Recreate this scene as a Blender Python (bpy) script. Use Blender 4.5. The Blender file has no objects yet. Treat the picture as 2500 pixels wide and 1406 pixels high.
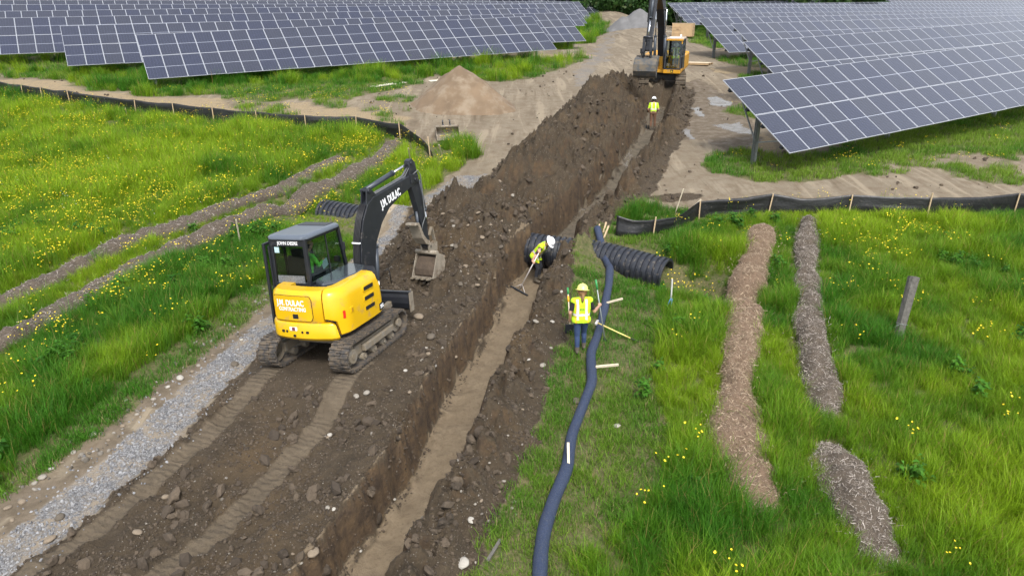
import bpy, bmesh, math, random
import numpy as np
from mathutils import Vector, Matrix, Euler
random.seed(7); rng = np.random.default_rng(11)
R_ = math.radians
scene = bpy.context.scene
COL = scene.collection
# ------------------------------------------------------------------ camera, sky, sun, exposure
FPX, PITCH, CAMH = 1745.0, R_(26.2), 8.7
cam_d = bpy.data.cameras.new('camera'); cam = bpy.data.objects.new('camera', cam_d); COL.objects.link(cam)
cam.location = (0, 0, CAMH); cam.rotation_euler = (math.pi/2 - PITCH, 0, 0)
cam_d.sensor_width = 36.0; cam_d.lens = 36.0*FPX/2500.0; cam_d.clip_end = 2000; cam_d.clip_start = .1
scene.camera = cam
SUN_EL, SUN_AZ = R_(58), R_(165)          # azimuth clockwise from +Y
w = bpy.data.worlds.new('World'); scene.world = w; w.use_nodes = True
nt = w.node_tree; bg = nt.nodes['Background']
sky = nt.nodes.new('ShaderNodeTexSky'); sky.sky_type = 'NISHITA'; sky.sun_disc = False
sky.sun_elevation = SUN_EL; sky.sun_rotation = SUN_AZ; sky.air_density = 1.0; sky.dust_density = 3.0; sky.ozone_density = 1.0
hs = nt.nodes.new('ShaderNodeHueSaturation'); hs.inputs['Saturation'].default_value = .34   # overcast: grey cloud sky
nt.links.new(sky.outputs[0], hs.inputs['Color']); nt.links.new(hs.outputs[0], bg.inputs[0])
bg.inputs[1].default_value = .15
sd = bpy.data.lights.new('sun', 'SUN'); sun = bpy.data.objects.new('sun', sd); COL.objects.link(sun)
sd.energy = 1.5; sd.angle = R_(11); sd.color = (1, .97, .92)
sun.rotation_euler = Vector((math.sin(SUN_AZ)*math.cos(SUN_EL), math.cos(SUN_AZ)*math.cos(SUN_EL), math.sin(SUN_EL))).to_track_quat('Z', 'Y').to_euler()
scene.view_settings.view_transform = 'Standard'; scene.view_settings.look = 'None'
scene.view_settings.exposure = 0.95; scene.view_settings.gamma = 1.0; scene.view_settings.use_curve_mapping = False
LEAN = R_(6)     # the site climbs towards the array: plumb lines lean away from the viewer by this much in the site's own frame
UP = Vector((0, math.sin(LEAN), math.cos(LEAN)))

# ------------------------------------------------------------------ noise
def _hash(ix, iy, s):
    h = (ix.astype(np.int64)*374761393 + iy.astype(np.int64)*668265263 + s*1442695041) & 0xffffffff
    h = ((h ^ (h >> 13))*1274126177) & 0xffffffff
    h = (h ^ (h >> 16)) & 0xffff
    return h/65535.0
def vnoise(x, y, s=0):
    x0 = np.floor(x); y0 = np.floor(y); fx = x-x0; fy = y-y0
    fx = fx*fx*(3-2*fx); fy = fy*fy*(3-2*fy)
    a = _hash(x0, y0, s); b = _hash(x0+1, y0, s); c = _hash(x0, y0+1, s); d = _hash(x0+1, y0+1, s)
    return (a+(b-a)*fx)*(1-fy) + (c+(d-c)*fx)*fy - .5
def fbm(x, y, f, octv=4, s=0, gain=.5):
    x = np.asarray(x, float); y = np.asarray(y, float)
    r = 0; a = 1.0
    for o in range(octv):
        r = r + a*vnoise(x*f+17.3*o, y*f-9.1*o, s+o*7); f *= 2.03; a *= gain
    return r
def sst(a, b, x):
    t = np.clip((np.asarray(x, float)-a)/(b-a), 0, 1); return t*t*(3-2*t)

# ------------------------------------------------------------------ the lie of the land
_L = np.array([(5, -4.2), (8.6, -2.84), (9.8, -2.45), (10.74, -2.1), (12.9, -1.755), (14.6, -1.3), (15.97, -.85), (18, -.47), (19.88, -.07),
               (21.5, .6), (23.2, 1.3), (26.1, 2.7), (30.2, 4.3), (34.9, 5.9), (39, 7.1), (46.6, 8.97), (60, 12.5), (90, 15), (300, 30)])
def xc(y): return np.interp(y, _L[:, 0], _L[:, 1]) + .55
def far_drop(x, y):
    sp = np.logaddexp(0, (y-57)/5.0)*5.0
    return -.066*np.minimum(sp, 130)*(.25+.75*sst(-45, 0, x)) + .036*np.minimum(sp, 80)*np.exp(-((x-15.5)/5.0)**2)
MACH_O = np.array([-3.971, 14.086, .2]); MACH_K = 1.112
def _mrot(az, roll, pitch):
    return Matrix.Rotation(-az, 3, 'Z') @ Matrix.Rotation(pitch, 3, 'X') @ Matrix.Rotation(-roll, 3, 'Y')
MACH_R = _mrot(R_(18.0), R_(5.8), R_(-8))
PIPE_A = np.array([-6.95, 24.05, -.18]); PIPE_B = np.array([4.62, 19.35, -.38]); PIPE_R = .53
PIPE_P = [(-6.70, 23.98, -.18), (1.15, 20.85, -.29), (2.7, 20.5, -.31), (4.6, 19.25, -.37)]
def seg_d(x, y, pts):
    d = np.full(np.shape(x), 1e9)
    for (ax, ay), (bx, by) in zip(pts[:-1], pts[1:]):
        vx, vy = bx-ax, by-ay; t = np.clip(((x-ax)*vx+(y-ay)*vy)/(vx*vx+vy*vy), 0, 1)
        d = np.minimum(d, np.hypot(x-ax-t*vx, y-ay-t*vy))
    return d
FY = [16, 17, 18, 19.1, 21, 23.2, 24.0, 24.6, 26, 28, 34, 39, 42, 46, 49.5]
FU = [-3.2, -3.6, -4.0, -4.3, -4.7, -5.0, -4.6, -3.7, -4.2, -4.85, -5.0, -5.0, -4.6, -4.0, -3.4]
RY = [16, 19, 21.7, 23.5, 24.5, 28, 33, 37, 44, 49]
RU = [-2.2, -2.9, -3.45, -3.1, -2.65, -3.1, -3.0, -3.1, -2.8, -2.6]
RH = [.24, .58, 1.12, .92, 1.3, 1.55, 1.48, 1.55, 1.35, .1]
CY = [5, 15, 20, 23, 26, 32, 45, 60]; CU = [-.62, -.64, -.66, -.72, -.85, -1.1, -1.25, -1.25]; CH = [.26, .27, .4, .45, .42, .4, .38, .0]
PRINTS = ([-4.05, -4.2, -4.36, -4.29, -4.42, -4.56, -4.9], [-2.12, -2.25, -2.31, -2.35, -2.38, -2.5, -2.9]); PRY = [13.3, 11.7, 10.4, 9.2, 8.43, 7.94, 6.5]
def zones(x, y):
    u = x - xc(y)
    fl = np.interp(y, FY, FU)
    left = np.where(y > 16.5, fl, -4.92)
    right = np.interp(y, [5, 14, 16, 18, 20.5, 22, 24, 30, 38, 46], [1.95, 1.95, 1.7, 1.55, 1.35, 1.6, 2.3, 2.0, 2.1, 2.2])
    return u, left, right
def height(x, y, fine=True):
    x = np.asarray(x, float); y = np.asarray(y, float)
    u, left, right = zones(x, y)
    n1 = fbm(x, y, .9, 4, 1); n2 = fbm(x, y, 3.2, 4, 5); n3 = fbm(x, y, 9, 3, 9)
    z = .10*fbm(x, y, .22, 3, 3)*sst(3, 9, np.abs(u)) + .015*n2
    # ditches at both culvert ends
    sd_ = (x-2.7)/(4.6-2.7); dn_ = (y-(20.5+(19.25-20.5)*sd_))*.83
    z = z - .88*sst(-.35, .95, sd_)*(1-sst(1.5, 2.4, sd_))*np.exp(-((dn_+.55)/.75)**2)
    z = z - .5*np.exp(-((x-5.4)**2/1.0+(y-19.1)**2/.5)) - .5*np.exp(-((x+7.6)**2/.9+(y-24.4)**2/.5))
    pc_ = seg_d(x, y, [p[:2] for p in PIPE_P]); z = np.where(u < -2, z + .52*np.exp(-(pc_/.75)**2)*sst(-5.7, -4.9, x)*(1-sst(-3.4, -2.2, x)), z)
    # spoil ground the machine works on, left of the trench (near part)
    near = 1-sst(16.2, 17.4, y)
    lu = u + .18*n1 + .1*n2
    pl = .2*sst(-5.0, -4.55, lu) + .10*sst(-1.9, -1.2, lu) + .10*n1 + .11*n2*sst(-5, -4.5, lu)
    on = sst(-5.05, -4.7, lu)*near*(u < .2)
    z = z*(1-on) + (pl + .055*n3)*on
    # under the machine the ground takes its slope
    mz = None
    loc = np.stack([x-MACH_O[0], y-MACH_O[1]], -1)
    nrm = MACH_R @ Vector((0, 0, 1))
    mz = MACH_O[2] - (nrm.x*loc[..., 0]+nrm.y*loc[..., 1])/nrm.z
    ca, sa = math.cos(R_(18)), math.sin(R_(18))
    lx = (loc[..., 0]*ca - loc[..., 1]*sa)/1.112; ly = (loc[..., 0]*sa + loc[..., 1]*ca)/1.112
    mw = (1-sst(.95, 1.6, np.abs(lx)))*(1-sst(1.1, 2.2, np.abs(ly+.1)))
    z = z*(1-mw) + (mz - .02 + .02*n2)*mw
    # track prints pressed in
    for pu in PRINTS:
        c = np.interp(-y, [-a for a in PRY], pu)
        pr = (1-sst(.17, .27, np.abs(u-c+.05*n2)))*(1-sst(13.0, 13.6, y))
        z = z - .055*pr*(1-mw)*(.8+.8*n1) - (.02*n3+.03*n2)*pr
        rim = np.exp(-((np.abs(u-c)-.33)/.08)**2)*(1-sst(13, 13.6, y)); z = z + .05*rim*(.5+2*n2)*(1-mw)
    # the long heap
    fl = np.interp(y, FY, FU)+.35*n1+.15*n2; ru = np.interp(y, RY, RU)+.4*fbm(x*0, y, .5, 2, 21); rh = np.interp(y, RY, RH)
    cu = np.interp(y, CY, CU)+.10*fbm(x*0+3, y, .8, 3, 31); ch = np.interp(y, CY, CH)
    t1 = np.clip((u-fl)/np.maximum(ru-fl, .3), 0, 1); t2 = np.clip((u-ru)/np.maximum(cu-ru, .3), 0, 1)
    hl = rh*np.power(t1, .85)*(1.04-.04*t1)
    hr = rh + (ch-rh)*np.power(t2, 1.15)
    hh = np.where(u < ru, hl, hr)
    act = sst(16.2, 17.4, y)*(1-sst(46.5, 49, y))*(u > fl)
    soft = hh/(hh+.08)
    rid = 1-np.abs(fbm(x, y, 1.3, 3, 25))*3.2
    rough = .85*n1+.55*n2+.26*n3+.18*rid
    z = np.where((act > 0) & (u < .2), z*(1-act)+act*(hh + rough*soft*np.minimum(1, .35+hh)), z)
    # right bank
    rb = np.interp(y, [5, 18, 22, 24, 46, 48], [.26, .26, .22, .3, .3, 0])
    bank = rb*np.exp(-((u-1.15-.8*np.exp(-((y-20.6)/1.1)**2)*.42)/.42)**2)*(1+2.6*n1+2.0*n2+1.0*n3) + (.10*n1+.06*n2)*(1-sst(1.6, 2.2, u))*sst(21, 23, y)*(1-sst(45, 47, y))
    z = np.where(u > .3, z + bank, z)
    # the trench itself
    tz = -.9 + .04*n1 + .05*n2 + .02*n3
    wob = .20*n2+.14*n3+.20*n1
    wlo = .16*fbm(x+9, y, 2.0, 3, 35)+.14*fbm(x, y+5, .8, 2, 37)
    gp_ = np.exp(-((y-20.9)/.8)**2); cu = cu+.24*gp_
    lo = -.52+wlo+.22*gp_; hi_l = np.minimum(cu+wob, lo-.06)
    tz = tz + .16*np.exp(-(np.maximum(u-lo, 0)/.16)**2)*(u < 0)*np.clip(.4+2.2*n1+1.5*n2, 0, 1.3)
    lw = sst(0, 1, np.clip((lo-u)/np.maximum(lo-hi_l, .08), 0, 1))
    lw = np.where(u < 0, np.power(lw, .75), 0)
    shf = .42*np.exp(-((y-20.6)/1.1)**2)
    rw = np.where(u > 0, sst(.5, .88, u+wob-shf), 0)
    wv = np.maximum(lw, rw)
    end = sst(44.8, 46.2, y)
    wv = np.maximum(wv, end)
    inside = (u > hi_l-.02) & (u < .95+shf)
    z = np.where(inside, tz*(1-wv)+z*wv, z)
    # cavity under the culvert
    return z + far_drop(x, y)
def h1(x, y): return float(height(np.array([x]), np.array([y]))[0])
def smooth_h(x, y):
    return float(far_drop(np.array([x]), np.array([y]))[0])
def ray(px, py):
    a = (px-1250)/FPX; b = (py-703)/FPX
    return Vector((a, math.cos(PITCH)-b*math.sin(PITCH), -math.sin(PITCH)-b*math.cos(PITCH)))
def at(px, py, z=0.0):
    "site point seen at a photograph pixel, z metres above the general lie of the land"
    d = ray(px, py); zz = z
    for _ in range(12):
        t = (zz-CAMH)/d.z; zz = z + smooth_h(d.x*t, d.y*t)
    t = (zz-CAMH)/d.z
    return Vector((d.x*t, d.y*t, zz))
def atg(px, py, dz=0.0):
    "the same, on the real ground surface"
    p = at(px, py, 0)
    for _ in range(14):
        q = at(px, py, h1(p.x, p.y)-smooth_h(p.x, p.y)+dz)
        p = p.lerp(q, .6)
    return Vector((p.x, p.y, h1(p.x, p.y)+dz))

# ------------------------------------------------------------------ materials
def nodes(m):
    m.use_nodes = True; return m.node_tree, m.node_tree.nodes['Principled BSDF']
MATS = {}
def mat(name, col, rough=.6, metal=0.0, var=.12, vs=4.0, bump=0.0, bs=40.0, dirt=None, dirt_amt=0.0, spec=.5, coat=0.0, alpha=None):
    if name in MATS: return MATS[name]
    m = bpy.data.materials.new(name); t, b = nodes(m)
    L = t.links.new; N = t.nodes.new
    tc = N('ShaderNodeTexCoord')
    n = N('ShaderNodeTexNoise'); n.inputs['Scale'].default_value = vs; n.inputs['Detail'].default_value = 6; L(tc.outputs['Object'], n.inputs['Vector'])
    mr = N('ShaderNodeMapRange'); mr.inputs[3].default_value = 1-var*2; mr.inputs[4].default_value = 1+var*2; L(n.outputs['Fac'], mr.inputs[0])
    mx = N('ShaderNodeMix'); mx.data_type = 'RGBA'; mx.blend_type = 'MULTIPLY'; mx.inputs[0].default_value = 1
    mx.inputs[6].default_value = (*col, 1); L(mr.outputs[0], mx.inputs[7])
    out = mx.outputs[2]
    if dirt:
        n2 = N('ShaderNodeTexNoise'); n2.inputs['Scale'].default_value = vs*1.7; n2.inputs['Detail'].default_value = 9; n2.inputs['Roughness'].default_value = .65
        L(tc.outputs['Object'], n2.inputs['Vector'])
        r2 = N('ShaderNodeMapRange'); r2.inputs[1].default_value = .62-dirt_amt*.45; r2.inputs[2].default_value = .78-dirt_amt*.45; L(n2.outputs['Fac'], r2.inputs[0])
        m2 = N('ShaderNodeMix'); m2.data_type = 'RGBA'; L(r2.outputs[0], m2.inputs[0]); L(out, m2.inputs[6]); m2.inputs[7].default_value = (*dirt, 1); out = m2.outputs[2]
        r3 = N('ShaderNodeMapRange'); L(r2.outputs[0], r3.inputs[0]); r3.inputs[3].default_value = rough; r3.inputs[4].default_value = .92; L(r3.outputs[0], b.inputs['Roughness'])
    else: b.inputs['Roughness'].default_value = rough
    L(out, b.inputs['Base Color'])
    b.inputs['Metallic'].default_value = metal; b.inputs['Specular IOR Level'].default_value = spec
    if coat: b.inputs['Coat Weight'].default_value = coat; b.inputs['Coat Roughness'].default_value = .12
    if bump:
        n3 = N('ShaderNodeTexNoise'); n3.inputs['Scale'].default_value = bs; n3.inputs['Detail'].default_value = 5; L(tc.outputs['Object'], n3.inputs['Vector'])
        bp = N('ShaderNodeBump'); bp.inputs['Strength'].default_value = bump; bp.inputs['Distance'].default_value = .02; L(n3.outputs['Fac'], bp.inputs['Height']); L(bp.outputs[0], b.inputs['Normal'])
    MATS[name] = m; return m
MUD = (.13, .10, .07)
def glass_mat(name, tint, alpha=.5):
    if name in MATS: return MATS[name]
    m = bpy.data.materials.new(name); t, b = nodes(m); t.nodes.remove(b)
    N = t.nodes.new; L = t.links.new
    tr = N('ShaderNodeBsdfTransparent'); tr.inputs[0].default_value = (*tint, 1)
    gl = N('ShaderNodeBsdfGlossy'); gl.inputs['Roughness'].default_value = .03; gl.inputs[0].default_value = (.9, .95, .92, 1)
    lw = N('ShaderNodeLayerWeight'); lw.inputs[0].default_value = .5; pw = N('ShaderNodeMath'); pw.operation = 'POWER'; L(lw.outputs['Facing'], pw.inputs[0]); pw.inputs[1].default_value = 4.0
    fr = N('ShaderNodeMapRange'); L(pw.outputs[0], fr.inputs[0]); fr.inputs[3].default_value = .035; fr.inputs[4].default_value = .6
    mx = N('ShaderNodeMixShader'); L(fr.outputs[0], mx.inputs[0]); L(tr.outputs[0], mx.inputs[1]); L(gl.outputs[0], mx.inputs[2])
    L(mx.outputs[0], t.nodes['Material Output'].inputs[0]); MATS[name] = m; return m

# ------------------------------------------------------------------ mesh builder
class MB:
    def __init__(s): s.v = []; s.f = []; s.m = []; s.s = []
    def add(s, vs, fs, mi=0, sm=False):
        o = len(s.v); s.v += [tuple(p) for p in vs]
        for f in fs: s.f.append([i+o for i in f]); s.m.append(mi); s.s.append(sm)
        return s
    def box(s, c, d, R=None, mi=0):
        c = Vector(c); hx, hy, hz = d[0]/2, d[1]/2, d[2]/2
        vs = [Vector((x, y, z)) for x in (-hx, hx) for y in (-hy, hy) for z in (-hz, hz)]
        if R is not None: vs = [R @ p for p in vs]
        return s.add([c+p for p in vs], [(0, 1, 3, 2), (4, 6, 7, 5), (0, 4, 5, 1), (2, 3, 7, 6), (0, 2, 6, 4), (1, 5, 7, 3)], mi)
    def beam(s, a, b, wd, hg, up=(0, 0, 1), mi=0):
        a = Vector(a); b = Vector(b); y = (b-a); l = y.length; y.normalize(); x = y.cross(Vector(up))
        if x.length < 1e-4: x = y.cross(Vector((1, 0, 0)))
        x.normalize(); z = x.cross(y)
        return s.box((a+b)/2, (wd, l, hg), Matrix((x, y, z)).transposed(), mi)
    def cyl(s, a, b, r, r2=None, n=12, mi=0, caps=True, sm=True):
        a = Vector(a); b = Vector(b); r2 = r if r2 is None else r2
        z = (b-a).normalized(); x = z.orthogonal().normalized(); y = z.cross(x)
        vs = []
        for p, rr in ((a, r), (b, r2)):
            vs += [p + x*math.cos(2*math.pi*i/n)*rr + y*math.sin(2*math.pi*i/n)*rr for i in range(n)]
        s.add(vs, [(i, (i+1) % n, n+(i+1) % n, n+i) for i in range(n)], mi, sm)
        if caps: s.add(vs, [tuple(range(n-1, -1, -1)), tuple(range(n, 2*n))], mi)
        return s
    def tube(s, path, r, n=8, mi=0, caps=True, closed=False):
        P = [Vector(p) for p in path]; k = len(P); rings = []; x = None
        for i, p in enumerate(P):
            t = (P[min(i+1, k-1)]-P[max(i-1, 0)]).normalized()
            if x is None: x = t.orthogonal().normalized()
            x = (x - t*x.dot(t)).normalized(); y = t.cross(x)
            rr = r[i] if isinstance(r, (list, tuple, np.ndarray)) else r
            rings.append([p + x*math.cos(2*math.pi*j/n)*rr + y*math.sin(2*math.pi*j/n)*rr for j in range(n)])
        return s.loft(rings, mi, caps, True)
    def loft(s, rings, mi=0, caps=True, sm=True, loop=True):
        n = len(rings[0]); vs = [p for r in rings for p in r]; fs = []
        for i in range(len(rings)-1):
            for j in range(n if loop else n-1):
                fs.append((i*n+j, i*n+(j+1) % n, (i+1)*n+(j+1) % n, (i+1)*n+j))
        s.add(vs, fs, mi, sm)
        if caps:
            s.add(rings[0], [tuple(range(n-1, -1, -1))], mi); s.add(rings[-1], [tuple(range(n))], mi)
        return s
    def prism(s, poly, o, ex, ey, th, mi=0, sm=False):
        "poly in the (ex,ey) plane at o, extruded +-th/2 along ex x ey"
        o = Vector(o); ex = Vector(ex).normalized(); ey = Vector(ey).normalized(); ez = ex.cross(ey)
        n = len(poly); A = [o+ex*p[0]+ey*p[1]-ez*th/2 for p in poly]; B = [q+ez*th for q in A]
        s.add(A+B, [(i, (i+1) % n, n+(i+1) % n, n+i) for i in range(n)], mi, sm)
        s.add(A+B, [tuple(range(n-1, -1, -1)), tuple(range(n, 2*n))], mi); return s
    def build(s, name, mats, parent=None, bevel=0, smooth_angle=None, fix=True):
        me = bpy.data.meshes.new(name); me.from_pydata(s.v, [], s.f)
        if not isinstance(mats, (list, tuple)): mats = [mats]
        for m in mats: me.materials.append(m)
        me.polygons.foreach_set('material_index', s.m); me.polygons.foreach_set('use_smooth', s.s)
        if fix:
            bm = bmesh.new(); bm.from_mesh(me); bmesh.ops.remove_doubles(bm, verts=bm.verts, dist=1e-5); bmesh.ops.recalc_face_normals(bm, faces=bm.faces)
            if smooth_angle:
                for e in bm.edges:
                    if len(e.link_faces) == 2 and e.calc_face_angle(0) > R_(smooth_angle): e.smooth = False
            bm.to_mesh(me); bm.free()
        o = bpy.data.objects.new(name, me); COL.objects.link(o)
        if parent: o.parent = parent
        if bevel:
            bv = o.modifiers.new('bevel', 'BEVEL'); bv.width = bevel; bv.segments = 2; bv.limit_method = 'ANGLE'; bv.angle_limit = R_(40)
        return o
def tag(o, label=None, cat=None, group=None, kind=None):
    if label: o['label'] = label
    if cat: o['category'] = cat
    if group: o['group'] = group
    if kind: o['kind'] = kind
    return o
def thing(name, label, cat, loc=(0, 0, 0), rot=None, group=None, scale=1.0):
    o = bpy.data.objects.new(name, None); COL.objects.link(o); o.empty_display_size = .2
    M = Matrix.Translation(Vector(loc)) @ (rot.to_4x4() if rot is not None else Matrix()) @ Matrix.Scale(scale, 4)
    o.matrix_world = M
    return tag(o, label, cat, group)
def copy_tree(o, parent=None):
    c = o.copy(); COL.objects.link(c)
    if parent: c.parent = parent
    for ch in list(o.children): copy_tree(ch, c)
    return c
def lean_rot(yaw=0.0, tilt=0.0, tdir=0.0):
    "plumb upright on the sloping site, turned by yaw, then tilted by tilt towards tdir"
    base = Matrix.Rotation(-LEAN, 3, 'X')
    t = Matrix.Rotation(tdir, 3, 'Z') @ Matrix.Rotation(tilt, 3, 'Y') @ Matrix.Rotation(-tdir, 3, 'Z')
    return base @ t @ Matrix.Rotation(yaw, 3, 'Z')
def text_obj(s, size, m, parent, loc, rot, name='lettering', sx=1.0, ext=.004, off=.0, center=True):
    cu = bpy.data.curves.new(name, 'FONT'); cu.body = s; cu.size = size; cu.extrude = ext; cu.offset = off
    cu.align_x = 'CENTER' if center else 'LEFT'; cu.align_y = 'CENTER'; cu.resolution_u = 3
    tmp = bpy.data.objects.new('tmp', cu); COL.objects.link(tmp)
    me = bpy.data.meshes.new_from_object(tmp.evaluated_get(bpy.context.evaluated_depsgraph_get()))
    bpy.data.objects.remove(tmp); me.name = name
    o = bpy.data.objects.new(name, me); COL.objects.link(o); me.materials.clear(); me.materials.append(m)
    o.parent = parent
    o.matrix_local = Matrix.Translation(Vector(loc)) @ rot.to_4x4() @ Matrix.Diagonal((sx, 1, 1, 1))
    return o
def frame(ex, ey):
    ex = Vector(ex).normalized(); ey = Vector(ey); ey = (ey-ex*ey.dot(ex)).normalized(); return Matrix((ex, ey, ex.cross(ey))).transposed()

# ------------------------------------------------------------------ regions of the ground (outlines seen in the photograph, laid on the site)
def poly(pts): return np.array([at(*p)[:2] for p in pts])
def inpoly(x, y, P):
    r = np.zeros(np.shape(x), bool); x1, y1 = P[-1]
    bb = (x >= P[:, 0].min()) & (x <= P[:, 0].max()) & (y >= P[:, 1].min()) & (y <= P[:, 1].max())
    xs, ys = x[bb], y[bb]; q = np.zeros(xs.shape, bool)
    for x2, y2 in P:
        c = ((y1 > ys) != (y2 > ys)); q ^= c & (xs < (x2-x1)*(ys-y1)/((y2-y1) if y2 != y1 else 1e-9)+x1); x1, y1 = x2, y2
    r[bb] = q; return r
G_LEFT = poly([(-500, 228), (0, 219), (100, 230), (330, 268), (560, 291), (740, 306), (870, 316), (985, 336), (1045, 352), (1075, 345), (1110, 338), (1150, 352), (1168, 378), (1100, 422), (1050, 465), (1000, 497), (985, 512), (890, 512), (880, 540), (930, 545), (905, 590), (870, 640), (760, 665), (660, 745), (560, 820), (420, 915), (230, 1065), (0, 1225), (-300, 1430), (-700, 1800), (-1500, 1700), (-1900, 600)])
G_ARRAY = poly([(-900, 130), (-300, 160), (0, 185), (130, 195), (240, 222), (420, 238), (560, 238), (640, 250), (780, 243), (860, 238), (950, 222), (1000, 206), (1060, 185), (1200, 200), (1260, 196), (1330, 185), (1395, 158), (1450, 140), (1110, 148), (1110, 40), (-900, -40)])
G_ARRAY2 = poly([(1110, 131), (1370, 122), (1400, 108), (1442, 108), (1475, 88), (1490, 66), (1478, 53), (1452, 50), (1462, 33), (1110, 0)])
G_FAR = poly([(1455, 29), (1545, 31), (1580, 22), (1650, 40), (1650, -10), (1400, -10)])
G_RIGHT = poly([(1505, 580), (1560, 552), (1640, 535), (1700, 520), (1880, 500), (2120, 500), (2500, 497), (3200, 492), (3600, 1000), (3600, 2300), (1080, 2000), (1150, 1406), (1190, 1300), (1225, 1180), (1255, 1080), (1300, 940), (1345, 860), (1365, 760), (1380, 680), (1400, 600), (1425, 560)])
G_BACK = poly([(1535, 520), (1600, 508), (1685, 512), (1700, 522), (1640, 536), (1560, 552), (1505, 580), (1445, 565)])
G_RTAB = poly([(1712, 398), (1755, 372), (1850, 366), (1905, 385), (2000, 370), (2500, 240), (3300, 110), (3300, 290), (2500, 385), (2350, 365), (2180, 400), (2080, 430), (1960, 445), (1840, 440), (1735, 420)])
G_RSP = poly([(2080, 430), (2180, 400), (2350, 365), (2500, 385), (3300, 290), (3300, 440), (2500, 452), (2300, 440)])
G_RFAR = poly([(1690, 105), (1745, 122), (1790, 112), (1840, 122), (2500, 0), (2500, -30), (1640, -25), (1655, 60), (1675, 85)])
G_R1 = poly([(1745, 145), (1830, 138), (1900, 150), (1900, 168), (1800, 163)])
G_R2 = poly([(1790, 186), (1850, 176), (1900, 195), (1800, 200)])
G_R3 = poly([(1785, 262), (1850, 255), (1880, 300), (1800, 285)])
G_SPARSE = poly([(540, 212), (1000, 205), (1020, 285), (980, 312), (880, 300), (540, 268)])
GRAV = poly([(640, 800), (760, 700), (830, 640), (900, 620), (935, 570), (990, 520), (1050, 470), (1110, 430), (1180, 424), (1150, 465), (1090, 500), (1060, 515), (980, 575), (920, 640), (900, 700), (640, 890)])
GRAV2 = poly([(1405, 200), (1440, 140), (1490, 80), (1510, 60), (1500, 90), (1480, 140), (1450, 190), (1425, 215)])
WETP = poly([(1640, 340), (1640, 210), (1700, 195), (1790, 240), (1870, 340), (1800, 372), (1700, 340)])
PUDS = [poly(p) for p in ([(1728, 238), (1748, 234), (1790, 250), (1772, 262), (1738, 258)], [(1690, 265), (1708, 260), (1722, 288), (1702, 284)], [(1740, 303), (1800, 298), (1838, 325), (1800, 326)], [(1672, 318), (1690, 316), (1694, 342), (1680, 340)])]
STRAW = [poly(p) for p in ([(1110, 148), (1450, 140), (1440, 132), (1110, 133)], [(0, 190), (130, 200), (240, 226), (420, 242), (560, 248), (560, 280), (330, 255), (100, 218), (0, 208)], [(1790, 345), (1880, 325), (1900, 362), (1800, 368)], [(1740, 165), (1850, 160), (1860, 178), (1760, 182)], [(700, 255), (870, 262), (1000, 290), (985, 318), (870, 305), (700, 292)])]
SANDP = poly([(886, 514), (990, 514), (1010, 530), (960, 548), (886, 540)])
BERMS = {k: [at(*p, .1)[:2] for p in v] for k, v in {
    'r1': [(1862, 552), (1850, 620), (1822, 700), (1815, 780), (1805, 850), (1797, 950), (1800, 1050), (1822, 1150), (1868, 1268)],
    'r2': [(1977, 528), (1967, 640), (1978, 720), (1975, 800), (1990, 880), (2008, 960), (2026, 1022)],
    'r3': [(2018, 1068), (2060, 1180), (2105, 1260), (2172, 1385)],
    'l1': [(-60, 775), (0, 745), (180, 655), (330, 585), (450, 548), (600, 492), (690, 462), (760, 422), (840, 382)],
    'l2': [(-60, 880), (0, 845), (130, 772), (230, 702), (330, 652), (440, 602), (560, 552), (700, 492), (830, 442), (930, 382), (970, 342)]}.items()}
SOCK = [tuple(at(*p, .12)[:2]) for p in [(1457, 572), (1468, 590), (1490, 640), (1487, 690), (1476, 750), (1461, 810), (1442, 860), (1446, 930), (1418, 1000), (1395, 1060), (1385, 1140), (1352, 1215), (1328, 1290), (1320, 1350), (1316, 1440)]]
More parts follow.
